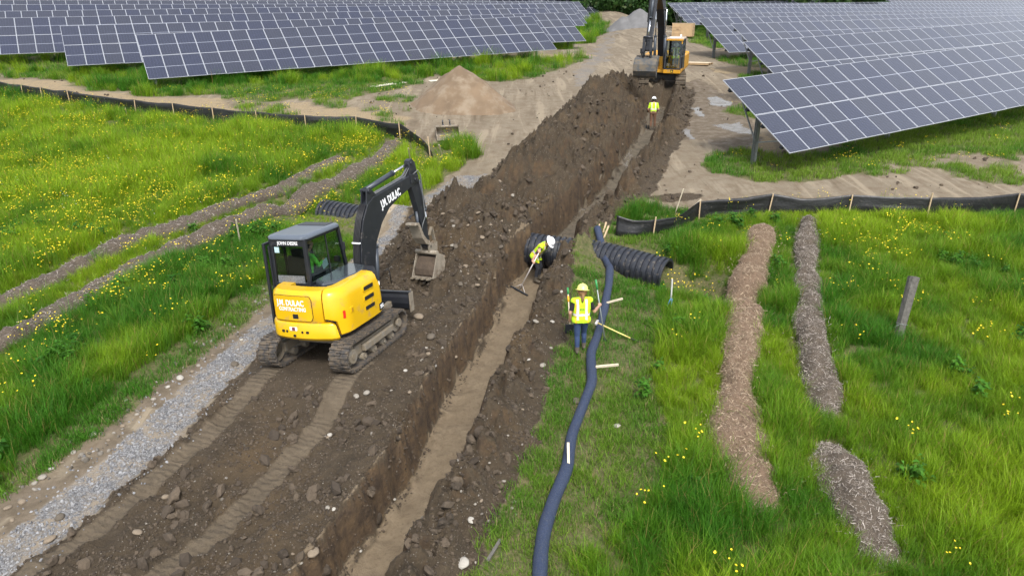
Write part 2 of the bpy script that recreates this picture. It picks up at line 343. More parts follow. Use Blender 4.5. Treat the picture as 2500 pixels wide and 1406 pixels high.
def regions(x, y):
    "grass 0..1, dark soil, gravel, straw, wet, floor, prints, puddle - soft edges wander with the noise"
    wx = x + .35*fbm(x, y, 1.1, 3, 41)+.12*fbm(x, y, 5, 3, 43); wy = y + .35*fbm(x, y, 1.1, 3, 47)+.12*fbm(x, y, 5, 3, 49)
    far = sst(25, 45, y); wx = wx+far*1.2*fbm(x, y, .5, 3, 51); wy = wy+far*1.4*fbm(x, y, .5, 3, 53)
    u, left, right = zones(x, y)
    un = u + .22*fbm(x, y, 1.4, 4, 61) + .12*fbm(x, y, 6, 2, 63)
    g = np.zeros(x.shape)
    for P in (G_LEFT, G_ARRAY, G_ARRAY2, G_FAR, G_RIGHT, G_BACK, G_RTAB, G_RFAR, G_R1, G_R2, G_R3): g = np.maximum(g, inpoly(wx, wy, P))
    g = np.maximum(g, inpoly(wx, wy, G_RSP)*(fbm(x, y, .7, 3, 71) > .0)*.7)
    dark = ((un > left-.1*(y > 16.5)) & (un < right) & (y < 47.5)).astype(float)
    spur = np.exp(-((u-3.2)**2/1.2+(y-25.3)**2/.35)) ; dark = np.maximum(dark, (spur+.25*fbm(x, y, 2.5, 3, 77) > .5))
    dark = np.where((y > 46.3) & (un > -.8), 0, dark)
    grav = np.where((y < 17.5) & (un*.6+u*.4 > -5.9) & (un*.6+u*.4 < -4.97), 1., 0.)
    grav = np.maximum(grav, inpoly(wx, wy, GRAV)); grav = np.maximum(grav, .6*inpoly(wx, wy, GRAV2))
    grav = grav*(1-dark)
    g = g*(1-dark)*(1-grav)
    g = np.maximum(g, inpoly(wx, wy, G_SPARSE)*(fbm(x, y, .9, 3, 73) > .15)*.55*(1-dark))
    st = np.zeros(x.shape)
    for P in STRAW: st = np.maximum(st, inpoly(wx, wy, P))
    wet = inpoly(wx, wy, WETP)*1.0
    wet = np.maximum(wet, (un > -7.0) & (un < -5.0) & (y < 19) & (fbm(x, y, 1.2, 3, 87) > -.3))
    wet = wet*(1-grav)
    pud = np.zeros(x.shape)
    for P in PUDS: pud = np.maximum(pud, inpoly(x+.3*fbm(x, y, 1.5, 3, 81), y+.5*fbm(x, y, 1.5, 3, 83), P))
    floor_n = (np.abs(u) < .62)*(y < 21.2)*1.0
    floor_f = (np.abs(u+.1) < .55)*(y >= 22.2)*(y < 45)*1.0
    pud = np.maximum(pud, floor_f*(fbm(u*1.5, y*.6, 1.6, 3, 85) > .22))
    pr = np.zeros(x.shape)
    for pu in PRINTS:
        c = np.interp(-y, [-a for a in PRY], pu); pr = np.maximum(pr, (np.abs(un*.25+u*.75-c) < .23)*(y < 13.3))
    sand = inpoly(wx, wy, SANDP)*1.0
    g = g*(1-sand)
    return g, dark, grav, st, wet, floor_n, floor_f, pr, pud, sand
def berm_clear(x, y, rad=.42):
    d = np.full(x.shape, 9.)
    for k, v in BERMS.items():
        a0, a1, b0, b1 = [np.array(tuple(q)[:2]) for q in (v[0], v[1], v[-1], v[-2])]
        v2 = [tuple(a0+(a1-a0)/np.linalg.norm(a1-a0)*.45)]+list(v[1:-1])+[tuple(b0+(b1-b0)/np.linalg.norm(b1-b0)*.45)]
        d = np.minimum(d, seg_d(x, y, v2)/(1 if k[0] == 'r' else .72))
    return d > rad
# ------------------------------------------------------------------ ground sheet
def axis_steps(lo, hi, base, grow, flat):
    a = [0.0]; s = base
    while a[-1] < hi: 
        if a[-1] > flat: s = base + (a[-1]-flat)*grow
        a.append(a[-1]+s)
    b = [0.0]
    while b[-1] > lo:
        s = base if b[-1] > -flat else base + (-b[-1]-flat)*grow
        b.append(b[-1]-s)
    return np.array(b[:0:-1]+a)
U = axis_steps(-150, 190, .036, .0145, 2.2)
ys = [3.2]
while ys[-1] < 330: ys.append(ys[-1] + (.046 if ys[-1] < 12 else .046*(ys[-1]/12)**1.05))
Y = np.array(ys)
UU, YY = np.meshgrid(U, Y); XX = xc(YY)*(1-sst(60, 120, YY)) + (xc(np.full_like(YY, 60.)))*sst(60, 120, YY)+UU
ZZ = height(XX, YY)
reg = regions(XX, YY)
nr, ncx = XX.shape
idx = np.arange(nr*ncx).reshape(nr, ncx)
quads = np.stack([idx[:-1, :-1], idx[:-1, 1:], idx[1:, 1:], idx[1:, :-1]], -1).reshape(-1, 4)
V = np.stack([XX, YY, ZZ], -1).reshape(-1, 3)
g, dark, grav, st, wet, flr_n, flr_f, pr, pud, sandm = [r.reshape(-1).astype(np.float32) for r in reg]
mk1 = np.stack([g, dark, grav, pr], 1); mk2 = np.stack([st, wet, flr_n, pud], 1)
mk3 = np.stack([flr_f, sandm, np.zeros_like(g), np.ones_like(g)], 1)
qu = UU.reshape(-1)[quads].mean(1); qy = YY.reshape(-1)[quads].mean(1); qd = dark[quads].mean(1); qg = grav[quads].mean(1)
cuq = np.interp(qy, CY, CU)
cls = np.zeros(len(quads), int)
cls[(qg > .5)] = 1
cls[(qd > .5) & (qy > 16.6) & (qu < 0)] = 2
cls[(qd > .5) & (qu > .7)] = 3
cls[(qu > cuq-.12) & (qu < .86) & (qy < 46.3)] = 4

def ground_material():
    m = bpy.data.materials.new('ground'); t, b = nodes(m); N = t.nodes.new; L = t.links.new
    geo = N('ShaderNodeNewGeometry'); pos = geo.outputs['Position']
    def noise(sc, det=6, rough=.6, vec=pos, dist=0):
        n = N('ShaderNodeTexNoise'); n.inputs['Scale'].default_value = sc; n.inputs['Detail'].default_value = det; n.inputs['Roughness'].default_value = rough; n.inputs['Distortion'].default_value = dist
        L(vec, n.inputs['Vector']); return n.outputs['Fac']
    def ramp(f, a, bb, c0=0.0, c1=1.0):
        r = N('ShaderNodeMapRange'); L(f, r.inputs[0]); r.inputs[1].default_value = a; r.inputs[2].default_value = bb; r.inputs[3].default_value = c0; r.inputs[4].default_value = c1; return r.outputs[0]
    def mix(f, a, bb, mode='MIX'):
        x = N('ShaderNodeMix'); x.data_type = 'RGBA'; x.blend_type = mode
        if isinstance(f, float): x.inputs[0].default_value = f
        else: L(f, x.inputs[0])
        for s, v in ((6, a), (7, bb)):
            if isinstance(v, tuple): x.inputs[s].default_value = (*v, 1)
            else: L(v, x.inputs[s])
        return x.outputs[2]
    def math_(op, a, bb=None):
        x = N('ShaderNodeMath'); x.operation = op
        for s, v in ((0, a), (1, bb)):
            if v is None: continue
            if isinstance(v, (int, float)): x.inputs[s].default_value = v
            else: L(v, x.inputs[s])
        return x.outputs[0]
    def attr(n):
        a = N('ShaderNodeAttribute'); a.attribute_name = n; s = N('ShaderNodeSeparateColor'); L(a.outputs['Color'], s.inputs[0]); return s.outputs[0], s.outputs[1], s.outputs[2], a.outputs['Alpha']
    aG, aD, aV, aP = attr('mk1'); aS, aW, aF, aU = attr('mk2'); aFF, aSand, _, _ = attr('mk3')
    n_lo = noise(.35, 5); n_md = noise(2.2, 8, .65); n_hi = noise(14, 8, .7); n_vh = noise(55, 4, .7)
    tan = mix(ramp(n_lo, .35, .65), (.168, .136, .094), (.228, .190, .136))
    tan = mix(ramp(n_md, .45, .75), tan, (.13, .092, .058)); tan = mix(ramp(n_hi, .55, .8), tan, (.31, .255, .185))
    mpr = N('ShaderNodeMapping'); mpr.inputs['Rotation'].default_value = (0, 0, R_(25)); mpr.inputs['Scale'].default_value = (1.5, .13, 1); L(pos, mpr.inputs[0])
    n_rut = noise(1.0, 6, .62, mpr.outputs[0], 1.2)
    rmk = ramp(n_lo, .42, .6); tan = mix(math_('MULTIPLY', ramp(n_rut, .50, .64), rmk), tan, (.118, .088, .056)); tan = mix(math_('MULTIPLY', ramp(n_rut, .46, .36), .7), tan, (.285, .235, .165))
    straw = mix(ramp(n_hi, .35, .7), (.20, .145, .085), (.36, .285, .17))
    col = mix(math_('MULTIPLY', aS, ramp(n_md, .3, .5)), tan, straw)
    grs = mix(ramp(n_md, .35, .65), (.05, .07, .016), (.12, .105, .045)); grs = mix(ramp(n_hi, .48, .66), grs, (.18, .14, .08)); grs = mix(ramp(n_vh, .5, .7), grs, (.05, .085, .015))
    col = mix(aG, col, grs)
    vo = N('ShaderNodeTexVoronoi'); vo.inputs['Scale'].default_value = 34; L(pos, vo.inputs['Vector'])
    vs = N('ShaderNodeSeparateColor'); L(vo.outputs['Color'], vs.inputs[0])
    gr = mix(ramp(vs.outputs[0], .1, .95), (.115, .117, .125), (.275, .275, .278)); gr = mix(ramp(vo.outputs['Distance'], .35, .8), gr, (.10, .095, .09))
    gr = mix(ramp(n_md, .46, .62), gr, (.235, .195, .145)); gr = mix(ramp(n_lo, .5, .7), gr, (.20, .165, .12))
    col = mix(aV, col, gr)
    wetc = mix(ramp(n_md, .35, .7), (.10, .078, .052), (.175, .138, .098))
    col = mix(math_('MULTIPLY', aW, math_('SUBTRACT', 1.0, aG)), col, wetc)
    dk = mix(ramp(n_md, .3, .7), (.046, .034, .0215), (.084, .062, .0385)); dk = mix(ramp(n_hi, .55, .78), dk, (.118, .090, .057)); dk = mix(ramp(n_lo, .52, .72), dk, (.10, .068, .036))
    stn = N('ShaderNodeTexVoronoi'); stn.inputs['Scale'].default_value = 26; L(pos, stn.inputs['Vector'])
    ss = N('ShaderNodeSeparateColor'); L(stn.outputs['Color'], ss.inputs[0])
    peb = math_('MULTIPLY', ramp(ss.outputs[0], .80, .84), ramp(stn.outputs['Distance'], .30, .24))
    dk = mix(peb, dk, mix(ss.outputs[1], (.12, .10, .08), (.36, .32, .27)))
    # vertical cut faces show streaks and ochre subsoil
    nz = N('ShaderNodeSeparateXYZ'); L(geo.outputs['Normal'], nz.inputs[0])
    mp = N('ShaderNodeMapping'); mp.inputs['Scale'].default_value = (1.6, 1.6, 1.5); L(pos, mp.inputs[0])
    wallc = mix(ramp(noise(2.6, 7, .65, mp.outputs[0]), .35, .65), (.055, .038, .026), (.125, .082, .044)); wallc = mix(ramp(n_hi, .58, .75), wallc, (.16, .118, .075))
    dk = mix(ramp(nz.outputs[2], .55, .3), dk, wallc)
    col = mix(aD, col, dk)
    prc = mix(ramp(n_md, .3, .7), (.105, .081, .054), (.16, .126, .086)); col = mix(math_('MULTIPLY', aP, ramp(n_hi, .25, .45)), col, prc)
    flc = mix(ramp(n_md, .3, .7), (.15, .113, .072), (.215, .168, .112)); flc = mix(ramp(n_hi, .52, .7), flc, (.12, .09, .058))
    col = mix(math_('MULTIPLY', aF, ramp(nz.outputs[2], .6, .85)), col, flc)
    ffc = mix(ramp(n_md, .4, .6), (.09, .075, .055), (.15, .125, .09)); col = mix(math_('MULTIPLY', aFF, ramp(nz.outputs[2], .6, .85)), col, ffc)
    col = mix(aSand, col, mix(ramp(n_hi, .3, .7), (.30, .235, .16), (.42, .35, .25)))
    col = mix(aU, col, (.12, .098, .07))
    L(col, b.inputs['Base Color'])
    rg = math_('SUBTRACT', .93, math_('MULTIPLY', aU, .68)); rg = math_('SUBTRACT', rg, math_('MULTIPLY', aW, math_('MULTIPLY', ramp(n_md, .45, .6), .35))); L(rg, b.inputs['Roughness'])
    b.inputs['Specular IOR Level'].default_value = .35
    # relief: clods, gravel and cleat marks
    wv = N('ShaderNodeTexWave'); wv.wave_type = 'BANDS'; wv.bands_direction = 'Y'; wv.inputs['Scale'].default_value = 2.3; wv.inputs['Distortion'].default_value = 3.0; wv.inputs['Detail'].default_value = 2; wv.inputs['Detail Scale'].default_value = 2
    rot = N('ShaderNodeMapping'); rot.inputs['Rotation'].default_value = (0, 0, R_(18)); L(pos, rot.inputs[0]); L(rot.outputs[0], wv.inputs['Vector'])
    hgt = math_('ADD', math_('MULTIPLY', n_hi, 1.6), math_('MULTIPLY', n_vh, .55))
    hgt = math_('ADD', hgt, math_('MULTIPLY', peb, .35)); hgt = math_('ADD', hgt, math_('MULTIPLY', n_rut, -.45))
    hgt = math_('ADD', hgt, math_('MULTIPLY', math_('MULTIPLY', wv.outputs['Fac'], aP), .6))
    hgt = math_('ADD', hgt, math_('MULTIPLY', math_('MULTIPLY', vo.outputs['Distance'], aV), -1.2))
    hgt = math_('ADD', hgt, math_('MULTIPLY', math_('MULTIPLY', noise(4.5, 3, .5), aF), 1.6))
    hgt = math_('MULTIPLY', hgt, math_('SUBTRACT', 1.0, aU))
    amt = math_('ADD', .35, math_('MULTIPLY', aD, .45)); amt = math_('SUBTRACT', amt, math_('MULTIPLY', aF, .25))
    bp = N('ShaderNodeBump'); bp.inputs['Distance'].default_value = .06; L(amt, bp.inputs['Strength']); L(hgt, bp.inputs['Height']); L(bp.outputs[0], b.inputs['Normal'])
    return m
M_GROUND = ground_material()
def sub_sheet(name, sel):
    q = quads[sel]; used, inv = np.unique(q, return_inverse=True); q = inv.reshape(-1, 4)
    me = bpy.data.meshes.new(name); me.vertices.add(len(used)); me.vertices.foreach_set('co', V[used].astype(np.float32).ravel())
    me.loops.add(len(q)*4); me.loops.foreach_set('vertex_index', q.astype(np.int32).ravel())
    me.polygons.add(len(q)); me.polygons.foreach_set('loop_start', np.arange(0, len(q)*4, 4, dtype=np.int32))
    me.update(calc_edges=True)
    me.polygons.foreach_set('use_smooth', np.ones(len(q), bool))
    for nm, arr in (('mk1', mk1), ('mk2', mk2), ('mk3', mk3)):
        a = me.attributes.new(nm, 'FLOAT_COLOR', 'POINT'); a.data.foreach_set('color', arr[used].astype(np.float32).ravel())
    me.materials.append(M_GROUND)
    o = bpy.data.objects.new(name, me); COL.objects.link(o); return o
tag(sub_sheet('ground', cls == 0), kind='structure')
tag(sub_sheet('gravel_road', cls == 1), kind='structure')
tag(sub_sheet('spoil_heap', cls == 2), 'long ridge of dark excavated soil heaped along the left of the trench', 'dirt heap')
tag(sub_sheet('spoil_bank', cls == 3), 'low bank of dark stony soil along the right lip of the trench', 'dirt heap')
tag(sub_sheet('trench', cls == 4), kind='structure')

# ------------------------------------------------------------------ scattering of what nobody could count
def scatter(name, pts, rot, scl, pick, tint, protos, label=None, cat=None, parent=None):
    pc = bpy.data.collections.new(name+'_shapes')
    for p in protos: pc.objects.link(p)
    me = bpy.data.meshes.new(name); n = len(pts)
    me.vertices.add(n); me.vertices.foreach_set('co', np.asarray(pts, np.float32).ravel())
    for nm, tp, ar in (('rot', 'FLOAT_VECTOR', rot), ('scl', 'FLOAT', scl), ('pick', 'INT', pick), ('tint', 'FLOAT', tint)):
        a = me.attributes.new(nm, tp, 'POINT'); a.data.foreach_set('vector' if tp == 'FLOAT_VECTOR' else 'value', np.ascontiguousarray(np.asarray(ar, np.int32 if tp == 'INT' else np.float32).ravel()))
    o = bpy.data.objects.new(name, me); COL.objects.link(o)
    ng = bpy.data.node_groups.new(name, 'GeometryNodeTree')
    ng.interface.new_socket('Geometry', in_out='INPUT', socket_type='NodeSocketGeometry'); ng.interface.new_socket('Geometry', in_out='OUTPUT', socket_type='NodeSocketGeometry')
    N = ng.nodes.new; L = ng.links.new
    gi = N('NodeGroupInput'); go = N('NodeGroupOutput'); ip = N('GeometryNodeInstanceOnPoints'); ci = N('GeometryNodeCollectionInfo')
    ci.inputs[0].default_value = pc; ci.inputs['Separate Children'].default_value = True; ci.inputs['Reset Children'].default_value = True
    def at_(nm, tp):
        a = N('GeometryNodeInputNamedAttribute'); a.data_type = tp; a.inputs[0].default_value = nm; return a.outputs[0]
    L(gi.outputs[0], ip.inputs['Points']); L(ci.outputs[0], ip.inputs['Instance']); ip.inputs['Pick Instance'].default_value = True
    L(at_('pick', 'INT'), ip.inputs['Instance Index']); 
    er = N('FunctionNodeEulerToRotation'); L(at_('rot', 'FLOAT_VECTOR'), er.inputs[0]); L(er.outputs[0], ip.inputs['Rotation'])
    L(at_('scl', 'FLOAT'), ip.inputs['Scale']); L(ip.outputs[0], go.inputs[0])
    md = o.modifiers.new('scatter', 'NODES'); md.node_group = ng
    if parent: o.parent = parent
    return tag(o, label, cat, kind='stuff')
def grass_material(name, ca, cb, dry, trans=.45):
    m = bpy.data.materials.new(name); t, b = nodes(m); N = t.nodes.new; L = t.links.new
    a = N('ShaderNodeAttribute'); a.attribute_type = 'INSTANCER'; a.attribute_name = 'tint'
    oi = N('ShaderNodeObjectInfo'); gm = N('ShaderNodeNewGeometry')
    mx = N('ShaderNodeMix'); mx.data_type = 'RGBA'; L(a.outputs['Fac'], mx.inputs[0]); mx.inputs[6].default_value = (*ca, 1); mx.inputs[7].default_value = (*cb, 1)
    rr = N('ShaderNodeMapRange'); L(gm.outputs['Random Per Island'], rr.inputs[0]); rr.inputs[3].default_value = .62; rr.inputs[4].default_value = 1.45
    mu = N('ShaderNodeMix'); mu.data_type = 'RGBA'; mu.blend_type = 'MULTIPLY'; mu.inputs[0].default_value = 1; L(mx.outputs[2], mu.inputs[6]); L(rr.outputs[0], mu.inputs[7])
    cp = N('ShaderNodeMath'); cp.operation = 'GREATER_THAN'; L(gm.outputs['Random Per Island'], cp.inputs[0]); cp.inputs[1].default_value = .93
    m2 = N('ShaderNodeMix'); m2.data_type = 'RGBA'; L(cp.outputs[0], m2.inputs[0]); L(mu.outputs[2], m2.inputs[6]); m2.inputs[7].default_value = (*dry, 1)
    L(m2.outputs[2], b.inputs['Base Color']); b.inputs['Roughness'].default_value = .55; b.inputs['Specular IOR Level'].default_value = .25
    tl = N('ShaderNodeBsdfTranslucent'); L(m2.outputs[2], tl.inputs[0]); ms = N('ShaderNodeMixShader'); ms.inputs[0].default_value = trans
    L(b.outputs[0], ms.inputs[1]); L(tl.outputs[0], ms.inputs[2]); L(ms.outputs[0], t.nodes['Material Output'].inputs[0])
    return m
def proto(name, b, mats):
    me = bpy.data.meshes.new(name); me.from_pydata(b.v, [], b.f)
    for m in (mats if isinstance(mats, list) else [mats]): me.materials.append(m)
    me.polygons.foreach_set('material_index', b.m); me.polygons.foreach_set('use_smooth', b.s)
    return bpy.data.objects.new(name, me)
def blade(b, x, y, h, wd, ang, bend, mi=0, seg=3):
    dx, dy = math.cos(ang), math.sin(ang); sx, sy = -dy*wd/2, dx*wd/2; vs = []
    for k in range(seg):
        t = k/seg; o = bend*t*t; q = 1-.55*t
        vs += [(x+dx*o*h-sx*q, y+dy*o*h-sy*q, h*t*(1-.25*bend*t)), (x+dx*o*h+sx*q, y+dy*o*h+sy*q, h*t*(1-.25*bend*t))]
    vs.append((x+dx*bend*h, y+dy*bend*h, h*(1-.25*bend)))
    fs = [(2*k, 2*k+1, 2*k+3, 2*k+2) for k in range(seg-1)]+[(2*seg-2, 2*seg-1, 2*seg)]
    b.add(vs, fs, mi, True)
M_GRASS = grass_material('meadow_grass', (.060, .195, .012), (.25, .385, .014), (.38, .26, .09))
M_SHORT = grass_material('short_grass', (.07, .21, .015), (.19, .31, .03), (.36, .29, .14))
M_WEED = grass_material('weed_leaf', (.04, .14, .016), (.08, .22, .02), (.12, .2, .03), .35)
M_YEL = mat('buttercup_petal', (.82, .62, .01), .5, var=.1)
M_WHITE_P = mat('daisy_petal', (.8, .8, .75), .6, var=.05)
def clump(n, rad, hh, wd, bend):
    b = MB()
    for _ in range(n):
        a = random.uniform(0, 6.28); r = rad*math.sqrt(random.random()); x, y = r*math.cos(a), r*math.sin(a)
        blade(b, x, y, hh*random.uniform(.5, 1.15), wd*random.uniform(.7, 1.3), random.uniform(0, 6.28), random.uniform(.1, bend))
    return b
tall = [proto('tall_grass', clump(58, .17, .5, .0085, .8), M_GRASS) for _ in range(4)]
short = [proto('turf_grass', clump(34, .17, .17, .010, .9), M_SHORT) for _ in range(3)]
def weed():
    b = MB()
    for _ in range(26):
        a = random.uniform(0, 6.28); r = .16*random.random(); h = random.uniform(.12, .5)
        x, y = r*math.cos(a), r*math.sin(a)
        for q in range(4):
            an = random.uniform(0, 6.28); l = random.uniform(.05, .10); zz = h*random.uniform(.5, 1)
            dx, dy = math.cos(an)*l, math.sin(an)*l
            b.add([(x, y, zz), (x+dx*.6-dy*.35, y+dy*.6+dx*.35, zz+.02), (x+dx*1.2, y+dy*1.2, zz-.02), (x+dx*.6+dy*.35, y+dy*.6-dx*.35, zz+.015)], [(0, 1, 2, 3)], 0, True)
    return b
weeds = [proto('weed', weed(), M_WEED) for _ in range(3)]
def fern():
    b = MB()
    for _ in range(60):
        a = random.uniform(0, 6.28); r = .05+.2*random.random(); h = random.uniform(.2, .6)
        blade(b, r*.4*math.cos(a), r*.4*math.sin(a), h, .006, a, random.uniform(.2, .8))
    return b
ferns = [proto('feathery_weed', fern(), M_SHORT) for _ in range(2)]
def flower_clump(n, mi_mat, rad, r0):
    b = MB()
    for _ in range(n):
        a = random.uniform(0, 6.28); r = rad*math.sqrt(random.random()); x, y = r*math.cos(a), r*math.sin(a); h = random.uniform(.36, .62)
        b.add([(x-.002, y, 0), (x+.002, y, 0), (x+.002, y, h), (x-.002, y, h)], [(0, 1, 2, 3)], 0)
        rr = r0*random.uniform(.7, 1.2); tx, ty = random.uniform(-.4, .4), random.uniform(-.6, .2)
        ring = [(x+rr*math.cos(k*1.2566), y+rr*math.sin(k*1.2566), h+tx*rr*math.cos(k*1.2566)+ty*rr*math.sin(k*1.2566)+.004) for k in range(5)]
        b.add(ring+[(x, y, h-.004)], [(k, (k+1) % 5, 5) for k in range(5)], 1)
    return b
yel = [proto('buttercup', flower_clump(6, 1, .26, .019), [M_WEED, M_YEL]) for _ in range(3)]
wht = [proto('daisy', flower_clump(2, 1, .2, .026), [M_WEED, M_WHITE_P])]
def cand(x0, x1, y0, y1, dens):
    n = int((x1-x0)*(y1-y0)*dens); return rng.uniform(x0, x1, n), rng.uniform(y0, y1, n)
def in_view(x, y, m=1.15):
    zc = y*math.cos(PITCH)+CAMH*math.sin(PITCH); px = FPX*x/zc; return (np.abs(px) < 1250*m+150) & (zc > 3)
def pipe_clear(x, y): return seg_d(x, y, [p[:2] for p in PIPE_P]) > .48
SBX, SBY = at(1094, 338)[:2]
FENCE_L = [tuple(at(*p)[:2]) for p in [(-120, 212), (0, 228), (106, 244), (230, 263), (333, 278), (525, 298), (747, 317), (871, 320), (980, 340), (1012, 353), (1058, 392)]]
FENCE_R = [tuple(at(*p)[:2]) for p in [(1503, 576), (1592, 574), (1704, 532), (1883, 517), (2075, 520), (2268, 533), (2475, 518), (2700, 516)]]
gp = []; gs = []
for x0, x1, y0, y1, dens, sc in [(-20, 20, 4.2, 14, 62, .95), (-20, 24, 14, 24, 48, 1.0), (-34, 36, 24, 36, 17, 1.35), (-48, 44, 36, 54, 9, 1.6), (-60, 40, 54, 75, 3.0, 2.0), (-10, 50, 75, 122, 1.6, 2.3)]:
    x, y = cand(x0, x1, y0, y1, dens); k = in_view(x, y); x, y = x[k], y[k]
    r = regions(x, y); u, lf, rt = zones(x, y)
    keep = (r[0] > .3) & berm_clear(x+.18*fbm(x, y, 2.2, 2, 193), y, .37) & (np.hypot(x-SBX, (y-SBY)*.8) > .95) & (seg_d(x, y, SOCK) > .105) & (seg_d(x, y, [p[:2] for p in PIPE_P]) > .66)
    shr = (u > 0) & (u < 4.2+1.2*fbm(x, y, .5, 2, 91)) & (y < 22)            # worn strip by the trench
    shr |= inpoly(x, y, G_SPARSE)
    shr |= inpoly(x, y, G_RSP) & ~inpoly(x, y, G_RTAB)
    edge = (u < 0) & (y < 18) & (u > -7.2)
    pat = fbm(x, y, .8, 3, 93)
    bare = (shr & (pat < -.08)) | (edge & (pat < -.15)) | (fbm(x, y, 1.3, 2, 191) < -.34) & (y < 30)
    sh = shr | edge | ((y > 24) & (u > 0) & ~inpoly(x, y, G_RIGHT)) | ((y > 42) & (pat < .05))
    keep &= ~(bare & (rng.random(len(x)) < .45))
    x, y, sh, pat, u = x[keep], y[keep], sh[keep], pat[keep], u[keep]
    if not len(x): continue
    lo = fbm(x, y, .35, 3, 95); md = fbm(x, y, 1.1, 3, 97)
    tint = .5+1.3*lo+.7*md
    tint += np.where(u > 0, .22*sst(5, 11, x)-.1, np.where(y < 22, -.5+.6*sst(-8.5, -13, x), .3))
    tint -= .9*((y > 40) & (fbm(x, y, .9, 2, 99) < 0))
    gp.append(np.stack([x, y, height(x, y)-.01, np.clip(tint, 0, 1), sh.astype(float)], 1))
    fd = np.minimum(seg_d(x, y-.55, FENCE_L), seg_d(x, y-.55, FENCE_R)); bd = np.full(x.shape, 9.)
    for kk_ in ('l1', 'l2'): bd = np.minimum(bd, seg_d(x, y-.4, BERMS[kk_]) )
    pdp = seg_d(x, y+.7, [(2.6, 20.4), (4.6, 19.25), (5.4, 19.0)])
    pdp = np.minimum(pdp, seg_d(x, y+.75, [(-7.5, 24.3), (-4.4, 23.0)]))
    low = np.where(sh, 1-.6*(pdp < .9), np.minimum(np.minimum(.38+.62*sst(.5, 1.3, fd), .42+.58*sst(.4, 1.1, bd)), .22+.78*sst(.5, 1.9, pdp)))
    hs_ = low*np.where(sh, 1, .68+.5*sst(-.2, .3, fbm(x, y, .6, 3, 101)))
    gs.append(hs_*sc*rng.uniform(.75, 1.25, len(x)))
gp = np.concatenate(gp); gs = np.concatenate(gs)
def go_scatter(name, sel, protos, label, cat, scl=1.0):
    n = int(sel.sum()); rt = np.stack([rng.uniform(-.15, .15, n)-.06, rng.uniform(-.15, .15, n), rng.uniform(0, 6.28, n)], 1)
    return scatter(name, gp[sel][:, :3], rt, gs[sel]*scl, rng.integers(0, len(protos), n), gp[sel][:, 3], protos, label, cat)
isl = gp[:, 0] - xc(gp[:, 1]) < 0
sh_ = gp[:, 4] > .5
go_scatter('meadow_grass', ~sh_, tall, 'tall yellow-green meadow grass on both sides of the trench and road', 'grass')
go_scatter('turf_grass', sh_, short, 'short worn grass on the strips beside the trench and under the tables', 'grass')
# flowers
FLP = [poly(p) for p in ([(-200, 330), (300, 430), (640, 470), (450, 560), (100, 680), (-200, 760)], [(2010, 590), (2150, 560), (2330, 590), (2370, 660), (2200, 670), (2060, 650)], [(40, 850), (200, 770), (330, 660), (420, 680), (230, 800), (80, 900)], [(680, 380), (900, 350), (960, 350), (880, 440), (700, 460)], [(1800, 590), (1850, 570), (1850, 620), (1790, 630)], [(2070, 700), (2200, 700), (2150, 740), (2060, 740)])]
fx = []; 
for x0, x1, y0, y1, dens in [(-20, 20, 6.5, 14, 6), (-22, 26, 14, 26, 11), (-36, 32, 26, 44, 12)]:
    x, y = cand(x0, x1, y0, y1, dens); k = in_view(x, y, 1.02); x, y = x[k], y[k]
    r = regions(x, y); u, _, _ = zones(x, y); k = (r[0] > .5) & berm_clear(x, y, .5) & ((u > 3.6) | (u < -6.8)) & (seg_d(x, y, SOCK) > .3)
    x, y, u = x[k], y[k], u[k]
    dn = .035+.3*sst(.12, .42, fbm(x, y, .9, 3, 111)); dn = np.where((u > 0) & (y > 24.5), dn*.5, dn)
    for P in FLP: dn = np.where(inpoly(x, y, P), np.maximum(dn, .7*sst(-.25, .25, fbm(x, y, 1.2, 3, 113))), dn)
    dn = np.where(u < 0, dn*1.6+.11*(y > 16), dn*.8)
    k = rng.random(len(x)) < dn; fx.append(np.stack([x[k], y[k], height(x[k], y[k])], 1))
fx = np.concatenate(fx); n = len(fx)
scatter('buttercup_flowers', fx, np.stack([np.zeros(n), np.zeros(n), rng.uniform(0, 6.28, n)], 1), rng.uniform(.8, 1.2, n), rng.integers(0, 3, n), rng.random(n), yel, 'small yellow buttercups scattered through the meadow grass', 'flowers')
k = rng.random(n) < .035; k &= fx[:, 0] < -5; f2 = fx[k]; n2 = len(f2)
scatter('daisy_flowers', f2+[.2, .1, .03], np.zeros((n2, 3)), np.ones(n2), np.zeros(n2), rng.random(n2), wht, 'a few small white daisies among the buttercups left of the road', 'flowers')
# broad-leaved weeds and feathery tufts
wp = []
for x0, x1, y0, y1, dens in [(-17, -6, 9, 22, 5), (2, 14, 9, 23, 2.0)]:
    x, y = cand(x0, x1, y0, y1, dens); r = regions(x, y); u, _, _ = zones(x, y)
    k = (r[0] > .5) & berm_clear(x, y, .5) & ((u < -7) | (u > 4)) & (fbm(x, y, .7, 3, 121) > .22); wp.append(np.stack([x[k], y[k], height(x[k], y[k])], 1))
wp = np.concatenate(wp); n = len(wp)
scatter('leafy_weeds', wp, np.stack([np.zeros(n), np.zeros(n), rng.uniform(0, 6.28, n)], 1), rng.uniform(.7, 1.3, n), rng.integers(0, 3, n), rng.random(n), weeds, 'dark green leafy weeds in patches within the grass', 'weeds')
fp = []
for px, py, nn, sp in [(270, 800, 9, .35), (360, 690, 8, .3), (540, 700, 10, .5), (100, 790, 7, .35), (640, 640, 7, .4), (400, 850, 6, .4), (215, 640, 6, .3), (730, 480, 5, .2), (880, 380, 5, .3)]:
    p = at(px, py)
    for _ in range(nn): fp.append((p.x+random.gauss(0, sp), p.y+random.gauss(0, sp)))
fp = np.array(fp); kk = berm_clear(fp[:, 0], fp[:, 1], .3); fp = fp[kk]; n = len(fp); fp = np.column_stack([fp, height(fp[:, 0], fp[:, 1])])
